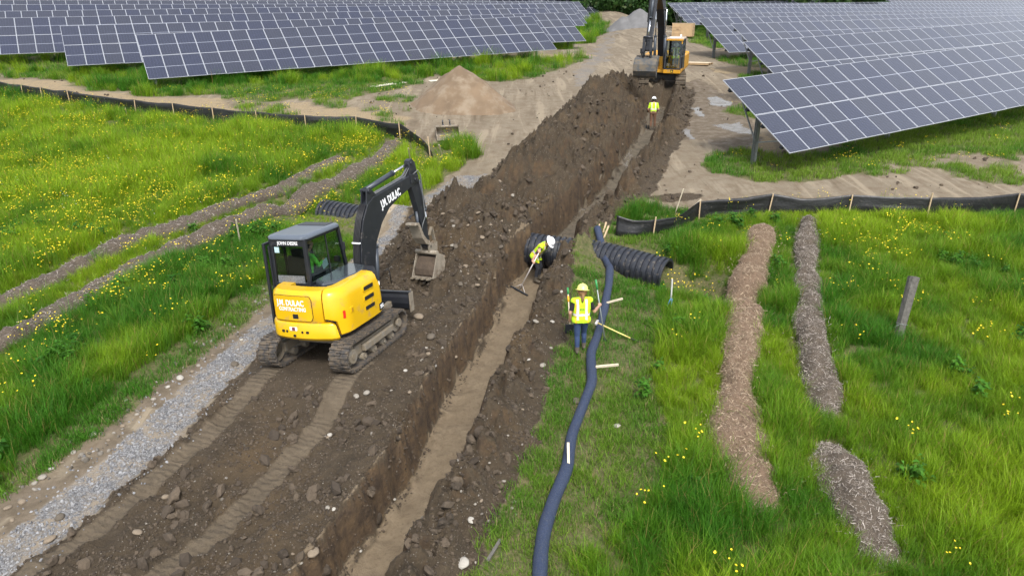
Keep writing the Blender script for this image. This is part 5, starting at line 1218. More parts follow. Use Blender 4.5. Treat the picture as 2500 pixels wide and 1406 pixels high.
for a, b_ in (((X, -.62, .72), (X, -.60, 2.36)), ((X, .06, .80), (X, .02, 2.36)), ((X, -.62, 2.34), (X, .03, 2.34)), ((X, -.62, .75), (X, .06, .8)), ((X, -.62, 1.35), (X, .05, 1.35))): dr.beam(a, b_, .05, .05, up=(1, 0, 0))
dr.box((X, -.28, 1.06), (.03, .66, .58)); dro = dr.build('door', M_BLK, mx, bevel=.012)
dp = MB(); dp.box((X, -.29, 1.85), (.008, .6, .95)); dp.build('door_glass', M_GLS, dro)
gs_ = MB(); gs_.box(((CX0+CX1)/2, CY0+.005, 1.635), (.60, .012, .15)); go_ = gs_.build('rear_louvre', mat('grille_grey', (.14, .15, .16), .5, var=.6, vs=40), mx)
text_obj('JOHN DEERE', .095, M_LET, mx, ((CX0+CX1)/2+.02, CY0-.001, 2.355), frame((1, 0, 0), (0, 0, 1)), sx=.84, ext=.004, off=.001)
st_ = MB(); st_.box((CX0+.17, CY0+.008, 2.22), (.10, .012, .11)); st_.build('window_sticker', M_STICKER, mx)
st_ = MB(); st_.box((CX0-.02+.36, .16, 1.36), (.5, .48, .12)); st_.box((CX0+.36, -.13, 1.68), (.48, .13, .66)); st_.box((CX0+.36, -.14, 2.08), (.26, .1, .16)); st_.build('seat', M_SEAT, mx, bevel=.04)
ct = MB(); ct.box((CX1-.14, .2, 1.40), (.16, .6, .2)); ct.cyl((CX1-.14, .42, 1.48), (CX1-.16, .46, 1.70), .018); ct.cyl((CX0+.12, .42, 1.48), (CX0+.14, .46, 1.70), .018); ct.cyl((-.45, .74, .85), (-.45, .64, 1.5), .015); ct.box((CX1-.17, .78, 1.72), (.13, .05, .12)); ct.build('controls', M_BLKM, mx)
pp = MB(); pp.box((CX1-.23, .40, 1.72), (.012, .2, .16), Matrix.Rotation(.3, 3, 'X')); pp.build('clipboard', M_STICKER, mx)
# boom, stick, bucket
PL = Plane2((.1, 1.1, 0), R_(10))
sw = MB(); PL.prism(sw, [(-.42, .62), (-.42, .98), (-.1, 1.02), (.14, .98), (.30, .80), (.30, .64), (.0, .56)], .34); sw.build('swing_post', M_BLK, mx, bevel=.015)
bm_ = MB(); BP = [(-.10, .84), (-.10, 1.5), (-.02, 2.05), (.12, 2.45), (.32, 2.76), (.54, 2.88), (1.2, 3.0), (1.95, 3.14), (2.14, 3.10), (2.16, 2.98), (2.02, 2.90), (1.5, 2.74), (1.05, 2.55), (.74, 2.28), (.48, 1.9), (.34, 1.4), (.18, .84)]
PL.prism(bm_, BP, .19); 
for s_ in (-1, 1): PL.prism(bm_, [(.28, 2.72), (.34, 3.06), (.46, 3.10), (.68, 2.88)], .025, s_*.07); PL.prism(bm_, [(1.9, 2.95), (1.9, 3.16), (2.2, 3.12), (2.2, 2.94)], .03, s_*.105)
PL.pin(bm_, .40, 3.03, .24, .045); PL.pin(bm_, 2.08, 3.02, .28, .05); PL.pin(bm_, 0, .92, .3, .05)
bmo = bm_.build('boom', M_BLK, mx, bevel=.012)
ht = MB()
for k, xx in enumerate((-.085, -.05, -.015, .02, .055)):
    ht.tube([PL.p(-.25, .9, xx*1.6-.05), PL.p(-.20, 1.15, xx), PL.p(-.135, 1.5, xx), PL.p(-.055, 2.06, xx), PL.p(.09, 2.47, xx), PL.p(.28, 2.76, xx)], .014, 6)
ht.build('hose', M_HOSE, bmo)
hb2 = MB()
for xx in (-.03, .0, .06): hb2.tube([PL.p(.62, 2.93, xx), PL.p(1.3, 3.05, xx), PL.p(1.75, 3.14, xx), PL.p(1.95, 3.30, xx*.8), PL.p(2.05, 3.22, xx*.6)], .012, 6)
hb2.tube([PL.p(2.0, 3.15, .12), PL.p(2.16, 3.22, .13), PL.p(2.26, 3.1, .13), PL.p(2.30, 2.6, .12), PL.p(2.34, 2.1, .11), PL.p(2.2, 1.95, .12), PL.p(2.16, 1.8, .10)], .013, 6); hb2.build('hose', mat('grey_hose', (.12, .125, .13), .5), bmo)
cl_ = MB()
for dd, z_ in ((-.115, 1.42), (-.06, 2.0)): cl_.box(PL.p(dd-.01, z_, -.01), (.2, .05, .03), PL.d.to_track_quat('Y', 'Z').to_matrix())
cl_.build('hose_clamp', M_LET, bmo)
text_obj('J.M. DULAC', .235, M_LET, bmo, PL.p(1.12, 2.75, .099), frame(PL.d*math.cos(.25)+Vector((0, 0, math.sin(.25))), Vector((0, 0, 1))), sx=.62, ext=.004, off=.006)
ram(PL, (.44, .72), (.60, 2.45), .62, .055, mx, 'boom_cylinder')
ram(PL, (.42, 3.05), (2.02, 3.40), .60, .055, mx, 'arm_cylinder')
sk = MB(); PL.prism(sk, [(1.95, 3.46), (2.06, 3.50), (2.17, 3.40), (2.27, 3.0), (2.36, 2.4), (2.50, 1.42), (2.48, 1.30), (2.39, 1.28), (2.32, 1.36), (2.13, 2.3), (1.95, 2.85), (1.92, 3.1)], .15); PL.pin(sk, 2.02, 3.40, .2, .045); PL.pin(sk, 2.44, 1.34, .26, .05)
sko = sk.build('stick', M_BLK, mx, bevel=.012)
ram(PL, (2.36, 2.95), (2.56, 1.80), .62, .045, sko, 'bucket_cylinder')
lk = MB(); 
for s_ in (-.1, .1): lk.beam(PL.p(2.56, 1.80, s_), PL.p(2.44, 1.62, s_), .03, .07, up=PL.r); lk.beam(PL.p(2.56, 1.80, s_), PL.p(2.66, 1.38, s_), .03, .07, up=PL.r)
lk.build('bucket_link', M_MUDST, sko)
th_ = MB(); tp = [(2.36, 1.40), (2.22, 1.46), (2.10, 1.62), (2.03, 1.82), (1.98, 1.95), (1.86, 1.97), (1.88, 2.02), (2.03, 2.01), (2.10, 1.86), (2.18, 1.68), (2.30, 1.55), (2.40, 1.5)]
PL.prism(th_, tp, .30); th_.build('thumb', M_WORN, sko, bevel=.012)
tc_ = MB(); tc_.cyl(PL.p(2.16, 2.25), PL.p(2.16, 1.72), .035); tc_.build('thumb_cylinder', M_CYL, sko)
hk = MB()
for s_ in (-.11, .11): PL.prism(hk, [(2.36, 1.40), (2.36, 1.22), (2.48, 1.14), (2.70, 1.20), (2.72, 1.40), (2.6, 1.46)], .04, s_)
hk.build('bucket_hitch', M_WORN, sko)
bucket(PL, [(2.42, 1.20), (2.66, 1.10), (2.74, .92), (2.66, .72), (2.46, .60), (2.14, .62)], .60, mx, fill=[(2.44, 1.10), (2.64, 1.05), (2.70, .9), (2.6, .72), (2.44, .63), (2.2, .64), (2.22, .82)], teeth=4)
lb = MB(); lb.tube([PL.p(.5, 1.25, .2), PL.p(.55, 1.3, .25), PL.p(.6, 1.22, .26), PL.p(.62, .95, .26)], .012, 6); lb.build('hose', M_HOSE, mx)
mr_ = MB(); mr_.box((CX1+.02, .80, 2.0), (.03, .05, .16)); mr_.box((.3, 1.0, 1.72), (.03, .05, .05)); mr_.build('mirror', M_BLKM, mx)
# ---- the large excavator at the far end of the trench
ctr = at(1615, 214, 0); hd = R_(180+11); bx = Vector((math.sin(R_(11)), math.cos(R_(11)), 0)); BC = Vector((ctr.x, ctr.y, 0))+bx*.9
BR = Matrix.Rotation(-LEAN*.6, 3, 'X') @ Matrix.Rotation(-hd, 3, 'Z')
big = thing('large_excavator', 'large yellow and black excavator with raised boom at the far end of the trench', 'excavator', (BC.x, BC.y, -.08), BR)
M_SHOE = mat('muddy_track_steel', (.07, .06, .05), .75, .2, var=.3, vs=3, dirt=(.15, .12, .085), dirt_amt=.6)
for s_ in (-1, 1):
    x = s_*1.13
    tr = track(big, x, .62, (-1.65, .45, .42, 1.65, .45, .42, 16, .05), .19, .03, .05, M_SHOE, False, True)
    f = MB(); f.box((x, 0, .45), (.3, 2.9, .42)); f.build('track_frame', M_BLK, tr, bevel=.03)
    f = MB(); cylx(f, x-.15, x+.15, 1.65, .45, .34); f.build('idler', M_BLK, tr); f = MB(); cylx(f, x-.15, x+.15, -1.65, .45, .34); f.build('sprocket', M_BLK, tr)
f = MB(); f.box((0, 0, .62), (1.7, 1.3, .4)); f.cyl((0, 0, .75), (0, 0, 1.05), .75, n=28); f.build('undercarriage_frame', M_BLK, big, bevel=.03)
up = R_(-8.0)
def urot(b): 
    c, s = math.cos(up), math.sin(up); b.v = [(x*c-y*s, x*s+y*c, z) for x, y, z in b.v]; return b
M_YELD = mat('dusty_yellow_paint', (.55, .27, .012), .45, var=.1, vs=1.5, dirt=(.30, .2, .08), dirt_amt=.15)
f = MB(); f.box((0, -.7, 1.5), (2.66, 3.6, .85)); f.box((.86, .62, 1.45), (.95, .95, .75)); urot(f).build('house', M_YELD, big, bevel=.06)
f = MB(); f.box((0, -2.45, 1.5), (2.66, .5, 1.0)); urot(f).build('counterweight', M_YELD, big, bevel=.1)
f = MB(); f.box((0, -.4, 1.06), (2.6, 3.9, .14)); f.box((-.0, 1.55, 1.06), (2.6, .1, .18)); f.box((-.83, 1.65, 1.10), (1.04, .9, .22)); urot(f).build('front_beam', M_YELD, big, bevel=.02)
f = MB(); f.box((-.83, 2.105, 1.12), (.17, .012, .15)); urot(f).build('emblem_plate', M_DARK, big); 
f = MB(); f.prism([(-.05, -.04), (.05, -.05), (.06, -.02), (.0, .0), (.05, .03), (.02, .05), (-.03, .0)], (-.83, 2.113, 1.12), (1, 0, 0), (0, 0, 1), .006); urot(f).build('emblem', mat('yellow_print', (.75, .5, .02), .5), big)
c = MB(); X0, X1, Y0, Y1, Z0, Z1 = -1.35, -.32, .25, 2.05, 1.2, 2.95
for a, b_ in (((X0+.04, Y0, Z0), (X0+.06, Y0, Z1)), ((X1-.04, Y0, Z0), (X1-.06, Y0, Z1)), ((X0+.04, Y1, Z0), (X0+.06, Y1-.25, Z1)), ((X1-.04, Y1, Z0), (X1-.06, Y1-.25, Z1)), ((X0+.05, Y1-.26, Z1), (X1-.05, Y1-.26, Z1)), ((X0+.05, Y0, Z1), (X0+.06, Y1-.25, Z1)), ((X1-.05, Y0, Z1), (X1-.06, Y1-.25, Z1)), ((X0+.04, 1.2, Z0), (X0+.06, 1.1, Z1)), ((X0, Y1, Z0+.05), (X1, Y1, Z0+.05)), ((X1-.04, Y0, Z0+.6), (X1-.04, Y1, Z0+.6)), ((X0+.04, Y0, Z0+.75), (X0+.04, Y1, Z0+.75))): c.beam(a, b_, .09, .09, up=(0.02, 1, .02) if abs(a[0]-b_[0]) < .1 and abs(a[1]-b_[1]) < .3 else (0, 0, 1))
c.box(((X0+X1)/2, Y0, 2.0), (X1-X0, .05, 1.7)); c.box((X0+.04, .75, 1.55), (.05, 1.0, .7)); c.box((X1-.04, 1.1, 1.5), (.05, 1.6, .6))
urot(c).build('cab_frame', M_BLK, big, bevel=.015)
f = MB(); f.box(((X0+X1)/2, 1.0, 3.01), (1.05, 1.62, .10)); urot(f).build('roof', mat('pale_roof_paint', (.50, .40, .30), .45, var=.12), big, bevel=.04)
f = MB(); f.box(((X0+X1)/2, 1.86, 2.94), (1.06, .12, .09)); f.box((X0+.05, 1.83, 2.55), (.07, .10, .75)); urot(f).build('cab_trim', M_YELD, big, bevel=.02)
f = MB(); f.box(((X0+X1)/2, 1.7, 3.07), (.6, .14, .08)); f.box((X0+.3, .6, 3.12), (.1, .1, .16)); urot(f).build('roof_light', M_LET, big)
def upane(pts, nm):
    b = MB(); e = (Vector(pts[1])-Vector(pts[0])).cross(Vector(pts[-1])-Vector(pts[0])).normalized()*.005; b.add([Vector(p)+e for p in pts]+[Vector(p)-e for p in pts], [(0, 1, 2, 3), (7, 6, 5, 4), (0, 4, 5, 1), (1, 5, 6, 2), (2, 6, 7, 3), (3, 7, 4, 0)]); urot(b).build(nm, M_GLS2, big)
upane([(X0+.09, Y1+.02, Z0+.1), (X1-.09, Y1+.02, Z0+.1), (X1-.1, Y1-.23, Z1-.06), (X0+.1, Y1-.23, Z1-.06)], 'windscreen'); upane([(X0+.03, 1.25, Z0+.8), (X0+.03, Y1-.06, Z0+.8), (X0+.05, Y1-.28, Z1-.05), (X0+.05, 1.15, Z1-.05)], 'side_window'); upane([(X0+.03, Y0+.1, Z0+.8), (X0+.03, 1.15, Z0+.8), (X0+.05, 1.06, Z1-.05), (X0+.05, Y0+.1, Z1-.05)], 'side_window')
f = MB(); f.box((-.83, .75, 1.72), (.55, .55, .16)); f.box((-.83, .5, 2.15), (.52, .16, .75)); urot(f).build('seat', M_SEAT, big, bevel=.05)
f = MB(); f.cyl((-.6, 1.55, 1.25), (-.62, 1.5, 1.95), .02); f.cyl((-.95, 1.55, 1.25), (-.95, 1.5, 1.95), .02); f.box((-.35, 1.0, 1.7), (.2, .7, .3)); urot(f).build('controls', M_BLKM, big)
f = MB(); f.box((X0-.14, 1.75, 2.35), (.06, .14, .34)); f.beam((X0, 1.75, 2.5), (X0-.14, 1.75, 2.5), .03, .03); f.box((1.25, 1.15, 2.2), (.2, .05, .3)); urot(f).build('mirror', M_BLKM, big)
f = MB(); 
for yy in (.2, .5, .8, 1.0): f.cyl((1.3, yy, 1.85), (1.3, yy, 2.2), .02)
f.cyl((1.3, .2, 2.2), (1.3, 1.05, 2.2), .02); urot(f).build('handrail', M_BLK, big)
f = MB(); f.box((.3, 1.3, 1.5), (.35, .4, .25)); urot(f).build('valve_block', M_BLK, big)
PB = Plane2((.12, .55, 0), R_(0) - up)
b = MB(); PB.prism(b, [(-.2, 1.55), (.1, 2.7), (.9, 4.3), (1.9, 5.3), (3.0, 5.8), (4.6, 6.15), (4.75, 6.0), (4.65, 5.8), (3.2, 5.2), (2.3, 4.7), (1.4, 3.7), (.75, 2.4), (.35, 1.5)], .42)
PB.pin(b, .1, 1.65, .75, .12); PB.pin(b, 4.62, 6.0, .55, .1); PB.pin(b, 1.75, 4.7, .62, .11); bo = b.build('boom', M_BLK, big, bevel=.02)
for s_ in (-1, 1): ram(PB, (1.0, 1.25), (1.75, 4.7), .55, .085, big, 'boom_cylinder', s_*.30)
ram(PB, (2.1, 5.6), (4.75, 6.45), .55, .085, big, 'arm_cylinder')
b = MB(); PB.prism(b, [(4.5, 6.5), (4.85, 6.55), (5.15, 5.8), (5.95, 2.95), (6.02, 2.65), (5.86, 2.58), (5.7, 2.8), (4.6, 5.6), (4.42, 6.0)], .34); PB.pin(b, 5.9, 2.7, .5, .09); so_ = b.build('stick', M_BLK, big, bevel=.02)
ram(PB, (5.15, 5.7), (6.22, 3.35), .58, .075, so_, 'bucket_cylinder')
b = MB()
for s_ in (-.2, .2): b.beam(PB.p(6.22, 3.35, s_), PB.p(5.82, 3.08, s_), .05, .14, up=PB.r); b.beam(PB.p(6.22, 3.35, s_), PB.p(6.32, 2.52, s_), .05, .14, up=PB.r)
PB.pin(b, 6.22, 3.35, .5, .07); b.build('bucket_link', M_BLK, so_)
b = MB(); 
for xx in (-.12, .0, .12): b.tube([PB.p(.3, 2.0, xx-.25), PB.p(.45, 2.9, xx), PB.p(1.15, 4.2, xx), PB.p(2.2, 5.55, xx)], .03, 6); b.tube([PB.p(3.6, 6.1, xx), PB.p(4.5, 6.4, xx), PB.p(5.0, 5.7, .2+xx*.3), PB.p(5.5, 4.1, .2)], .025, 6)
b.build('hose', M_HOSE, bo)
b = MB()
for s_ in (-.2, .2): PB.prism(b, [(5.78, 2.76), (5.8, 2.3), (6.4, 2.28), (6.45, 2.6), (6.2, 2.7)], .06, s_)
PB.pin(b, 5.9, 2.7, .62, .1); b.build('bucket_hitch', M_BLK, so_)
bucket(PB, [(5.75, 2.3), (6.40, 2.24), (6.75, 1.95), (6.8, 1.6), (6.62, 1.33), (6.4, 1.18)], 1.25, big, m=mat('dark_bucket_steel', (.075, .078, .08), .5, .2, var=.2, vs=2, dirt=(.17, .14, .10), dirt_amt=.38), teeth=5, thick=.04)
# ---- spare bucket left on the grass edge
q = atg(1094, 340, 0)
SB = thing('spare_bucket', 'spare tan digging bucket lying on the dirt by the end of the left silt fence', 'bucket', (q.x, q.y, h1(q.x, q.y)+.03), Matrix.Rotation(R_(12), 3, 'Z') @ Matrix.Rotation(R_(0), 3, 'X'))
PS = Plane2((0, 0, 0), math.pi)
bucket(PS, [(-.25, .52), (-.48, .42), (-.55, .22), (-.42, .05), (-.15, .0), (.42, .04)], 1.1, SB, 'bucket_shell', teeth=0)
b = MB()
for s_ in (-.17, .17): PS.prism(b, [(-.2, .5), (-.50, .40), (-.58, .62), (-.50, .78), (-.42, .70), (-.46, .60), (-.30, .62)], .05, s_)
b.build('hook', M_DARKST, SB)

# ------------------------------------------------------------------ people
M_SKIN = mat('skin', (.50, .28, .19), .55, var=.06); M_JEAN = mat('blue_jeans', (.030, .055, .13), .85, var=.25, vs=10); M_DKPANT = mat('dark_trousers', (.022, .024, .032), .85, var=.25, vs=10); M_BRPANT = mat('brown_trousers', (.16, .085, .05), .85, var=.2, vs=10)
M_BSHIRT = mat('black_shirt', (.016, .015, .018), .85); M_MAROON = mat('maroon_shirt', (.045, .012, .022), .85); M_LIME = mat('lime_fabric', (.50, .78, .02), .75, var=.06); M_LIMEG = mat('lime_green_shirt', (.16, .62, .06), .8, var=.06); M_ORANGE = mat('orange_trim', (.90, .42, .02), .75); M_SILVER = mat('silver_tape', (.72, .68, .68), .4, var=.04)
M_BOOT = mat('muddy_boot', (.09, .075, .055), .85, var=.3); M_HAIR = mat('fair_hair', (.22, .12, .05), .7); M_HAIRD = mat('dark_hair', (.03, .022, .018), .7); M_HATW = mat('white_hard_hat', (.82, .83, .84), .3, var=.02, coat=.2); M_HATY = mat('yellow_hard_hat', (.86, .80, .22), .32, var=.02, coat=.2); M_GLOVE = mat('grey_glove', (.18, .17, .16), .8); M_EYE = mat('eye', (.03, .02, .02), .3)
def capsules(caps, vox):
    bm = bmesh.new()
    for (a, b_, ra, rb, *_r) in caps:
        a = Vector(a); b_ = Vector(b_); d = b_-a; L = max(d.length, 1e-4)
        rot = d.to_track_quat('Z', 'Y').to_matrix().to_4x4() if d.length > 1e-4 else Matrix()
        rv = bmesh.ops.create_uvsphere(bm, u_segments=14, v_segments=10, radius=1.0)['verts']
        for v in rv:
            top = v.co.z > 1e-6; r = rb if top else ra
            if abs(v.co.z) <= 1e-6: r = (ra+rb)/2
            v.co = rot @ Vector((v.co.x*r, v.co.y*r, v.co.z*r+(L if top else (L/2 if abs(v.co.z) <= 1e-6 else 0)))) + a
    me = bpy.data.meshes.new('caps'); bm.to_mesh(me); bm.free()
    o = bpy.data.objects.new('caps', me); COL.objects.link(o)
    r = o.modifiers.new('r', 'REMESH'); r.mode = 'VOXEL'; r.voxel_size = vox; r.use_smooth_shade = True
    s = o.modifiers.new('s', 'SMOOTH'); s.iterations = 3; s.factor = .5
    out = bpy.data.meshes.new_from_object(o.evaluated_get(bpy.context.evaluated_depsgraph_get())); bpy.data.objects.remove(o); return out
def person(label, loc, rot, J, cols, vest=None, hat=None, hair=None, vox=.013, gloves=False, sleeve='short', tee_stripes=False, long_hair=False, group=None):
    V_ = {k: Vector(v) for k, v in J.items()}
    root = thing('person', label, 'person', loc, rot, group)
    C_ = []
    pel, nek, hed = V_['pelvis'], V_['neck'], V_['head']; up = (nek-pel).normalized(); rt = (V_['shR']-V_['shL']).normalized(); fw = up.cross(rt).normalized()
    if fw.dot(V_['toeR']+V_['toeL']-V_['ankR']-V_['ankL']) < 0 and 'face' not in J: fw = -fw
    Lt = (nek-pel).length; P = lambda f, x, y=0: pel+up*Lt*f+rt*x+fw*y
    hipL, hipR = V_['hipL'], V_['hipR']
    C_ += [(hipL, hipR, .112, .112, 'pant'), (P(.05, -.05), P(.05, .05), .115, .115, 'pant')]
    for x in (-.065, .065): C_.append((P(.18, x), P(.72, x*1.25, .0), .112, .122, 'shirt'))
    C_ += [(P(.72, -.09, -.015), P(.84, -.10, -.01), .10, .085, 'shirt'), (P(.72, .09, -.015), P(.84, .10, -.01), .10, .085, 'shirt'), (V_['shL'], V_['shR'], .068, .068, 'shirt'), (P(.93, 0), hed-(hed-nek).normalized()*.04, .058, .052, 'skin')]
    hu = (hed-nek).normalized(); face = Vector(J['face']).normalized() if 'face' in J else fw
    C_ += [(hed-hu*.055+face*.02, hed+hu*.055, .078, .098, 'skin'), (hed-hu*.085+face*.045, hed-hu*.06+face*.05, .042, .05, 'skin'), (hed+face*.095-hu*.005, hed+face*.108-hu*.025, .012, .017, 'skin')]
    hr = hu.cross(face).normalized()
    for s_ in (-1, 1): C_.append((hed+hr*s_*.092-hu*.02, hed+hr*s_*.095+hu*.02, .016, .02, 'skin')); C_.append((hed+hr*s_*.034+face*.088+hu*.012, hed+hr*s_*.036+face*.088+hu*.012, .014, .014, 'eye'))
    C_.append((hed-hu*.058+face*.088-hr*.02, hed-hu*.058+face*.088+hr*.02, .010, .010, 'skin'))
    for S in 'LR':
        sh, el, wr, hd_ = V_['sh'+S], V_['el'+S], V_['wr'+S], V_['hd'+S]
        mid = sh.lerp(el, .72)
        C_ += [(sh, mid, .062, .052, 'shirt'), (mid, el, .047, .043, 'shirt' if sleeve == 'long' else 'skin'), (el, wr, .044, .031, 'shirt' if sleeve == 'long' else 'skin')]
        hk_ = 'glove' if gloves else 'skin'
        d = (hd_-wr).normalized(); a = d.orthogonal() if 'pn'+S not in J else Vector(J['pn'+S]); a = (a-d*a.dot(d)).normalized(); sd = d.cross(a)
        C_.append((wr, wr+d*.05, .030, .036, hk_))
        for k, (o_, l) in enumerate(((-.030, .060), (-.010, .070), (.010, .066), (.029, .052))):
            b0 = wr+d*.062+sd*o_; b1 = b0+d*l*.45+a*.006; b2 = b1+d*l*.15+a*l*.5; b3 = b2-d*l*.25+a*l*.12
            C_ += [(b0, b1, .0125, .0115, hk_), (b1, b2, .0115, .0105, hk_), (b2, b3, .0105, .0095, hk_)]
        C_ += [(wr+d*.02-sd*.02, wr+d*.045-sd*.048+a*.015, .015, .013, hk_), (wr+d*.045-sd*.048+a*.015, wr+d*.075-sd*.04+a*.04, .013, .011, hk_)]
        hp, kn, an, to = V_['hip'+S], V_['kn'+S], V_['ank'+S], V_['toe'+S]
        C_ += [(hp, kn, .098, .068, 'pant'), (kn, kn.lerp(an, .35)-fw*.012, .064, .064, 'pant'), (kn.lerp(an, .3)-fw*.012, an+(kn-an).normalized()*.07, .064, .052, 'pant'), (an+(kn-an).normalized()*.1, an, .058, .052, 'boot'), (an-Vector((0, 0, .02))-fw*.03, to, .048, .042, 'boot')]
    me = capsules(C_, vox)
    keys = list(dict.fromkeys(c[4] for c in C_)); mats = [cols.get(k, M_SKIN) for k in keys]
    me.materials.clear(); [me.materials.append(m) for m in mats]
    cen = np.zeros(len(me.polygons)*3); me.polygons.foreach_get('center', cen); cen = cen.reshape(-1, 3); best = np.full(len(cen), 9.); mi = np.zeros(len(cen), int)
    for (a, b_, ra, rb, k) in C_:
        a = np.array(a); d = np.array(b_)-a; t = np.clip(((cen-a)@d)/max(d@d, 1e-8), 0, 1); dist = np.linalg.norm(cen-a-t[:, None]*d, axis=1)-(ra+(rb-ra)*t)
        q = dist < best; best[q] = dist[q]; mi[q] = keys.index(k)
    me.polygons.foreach_set('material_index', mi.astype(np.int32)); me.polygons.foreach_set('use_smooth', np.ones(len(cen), bool)); me.name = 'body'
    o = bpy.data.objects.new('body', me); COL.objects.link(o); o.parent = root
    fwN, upN, rtN, pN = np.array(fw), np.array(up), np.array(rt), np.array(pel)
    if vest:
        f = ((cen-pN)@upN)/Lt; lx = (cen-pN)@rtN; ly = (cen-pN)@fwN
        armd = np.full(len(cen), 9.)
        for S in 'LR':
            a = np.array(V_['sh'+S]); b_ = np.array(V_['el'+S]); d = b_-a; t = np.clip(((cen-a)@d)/(d@d), 0, 1); armd = np.minimum(armd, np.where(t > .12, np.linalg.norm(cen-a-t[:, None]*d, axis=1), 9))
        shirt_i = keys.index('shirt'); pant_i = keys.index('pant')
        ok = ((mi == shirt_i) | ((mi == pant_i) & (f > -.12))) & (f > -.12) & (f < 1.03) & (armd > .068) & (np.abs(lx) < .26)
        if vest == 'open': ok &= ~((ly > .03) & (np.abs(lx) < .045))
        bm = bmesh.new(); bm.from_mesh(me); bm.faces.ensure_lookup_table(); bmesh.ops.delete(bm, geom=[bm.faces[i] for i in np.nonzero(~ok)[0]], context='FACES')
        bm.normal_update()
        for v in bm.verts:
            fv = (np.array(v.co)-pN)@upN/Lt; v.co += v.normal*(.016+.025*max(0, .45-fv))
        for fc in bm.faces:
            c = np.array(fc.calc_center_median()); ff = ((c-pN)@upN)/Lt; xx = (c-pN)@rtN
            tape = (.20 < ff < .315) or (.075 < abs(xx) < .125 and ff > .02 and (ff < .98))
            edge = abs(xx) > .155 or (.062 < abs(xx) < .138 and not tape and ff > .3) or (.165 < ff < .35 and not tape)
            fc.material_index = 1 if tape else (2 if (.128 < abs(xx) < .150 or .15 < ff < .19) else 0); fc.smooth = True
        vm = bpy.data.meshes.new('vest'); mids = [f.material_index for f in bm.faces]; bm.to_mesh(vm); bm.free(); vm.materials.clear(); [vm.materials.append(m) for m in (M_LIME, M_SILVER, M_ORANGE)]; vm.polygons.foreach_set('material_index', mids)
        vo = bpy.data.objects.new('vest', vm); COL.objects.link(vo); vo.parent = root; sm = vo.modifiers.new('thick', 'SOLIDIFY'); sm.thickness = .006
    if tee_stripes:
        f = ((cen-pN)@upN)/Lt; lx = (cen-pN)@rtN; shirt_i = keys.index('shirt'); me.materials.append(M_SILVER)
        q = (mi == shirt_i) & (((f > .28) & (f < .37)) | ((np.abs(np.abs(lx)-.10) < .022) & (f > .3))) & (np.abs(lx) < .2); mi[q] = len(me.materials)-1; me.polygons.foreach_set('material_index', mi.astype(np.int32))
    if hat:
        b = MB(); base = hed+hu*.045; rings = []; ax_f = (face-hu*face.dot(hu)).normalized(); ax_r = hu.cross(ax_f)
        brim = 1.0
        for z, r in ((-.004, .168), (.006, .170), (.014, .135), (.03, .128), (.07, .122), (.105, .10), (.13, .066), (.142, .02)):
            rings.append([base+hu*z+ax_f*math.cos(k*math.pi/12)*r*1.12*(1+(.06 if math.cos(k*math.pi/12) > .5 and r > .15 else 0))+ax_r*math.sin(k*math.pi/12)*r*.95 for k in range(24)])
        b.loft(rings, 0, True, True)
        b.prism([(-.13, .03), (-.10, .10), (0, .152), (.10, .10), (.13, .03), (.10, .085), (0, .135), (-.10, .085)], base+Vector((0, 0, 0)), ax_f, hu, .03)
        b.build('hard_hat', hat, root, smooth_angle=50)
    if hair:
        b = MB(); rings = []
        for z, r in ((-.07, .07), (-.03, .10), (.02, .108), (.06, .104)):
            rings.append([hed-face*.012+hu*z+(-face)*math.cos(a)*r+hr*math.sin(a)*r*.97 for a in np.linspace(-1.75, 1.75, 13)])
        b.loft(rings, 0, False, True, False)
        if long_hair: b.tube([hed-face*.09+hu*.0, hed-face*.125-hu*.07, hed-face*.12-hu*.15, hed-face*.10-hu*.21], [.035, .04, .033, .012], 8)
        ho = b.build('hair', hair, root); sm = ho.modifiers.new('thick', 'SOLIDIFY'); sm.thickness = .012
    return root
# worker in the yellow hat, seen from behind, between the bank and the blue sock
wl = atg(1416, 866, .0); wr_ = lean_rot(R_(2)); WM = Matrix.Translation(wl) @ wr_.to_4x4(); WI = WM.inverted()
sh0 = atg(1477, 832, .02); sh1 = at(1455, 686, 1.42); hnd = WI @ sh0.lerp(sh1, .60); hnd2 = WI @ at(1392, 768, .62)
J1 = dict(pelvis=(0, .02, .90), neck=(0, .03, 1.40), head=(.01, .07, 1.53), hipL=(-.085, .02, .88), hipR=(.085, .03, .88), knL=(-.075, .05, .47), ankL=(-.07, .02, .09), toeL=(-.085, .19, .05), knR=(.10, .20, .50), ankR=(.11, .22, .12), toeR=(.12, .37, .07), shL=(-.175, .01, 1.335), shR=(.175, .03, 1.345),
          elL=(-.26, -.02, 1.06), wrL=(-.245, .10, .84), hdL=(-.235, .15, .77), elR=(.30, .06, 1.06), wrR=tuple(hnd-Vector((.02, .07, -.01))), hdR=tuple(hnd), pnL=(.3, .5, 0), pnR=(.3, .8, 0))
w1 = person('person in yellow hard hat, lime vest and blue jeans holding shovels beside the blue sock', wl, wr_, J1, dict(pant=M_JEAN, shirt=M_BSHIRT, boot=M_BOOT, skin=M_SKIN, eye=M_EYE, glove=M_GLOVE), 'closed', M_HATY, M_HAIR, gloves=False, long_hair=True)
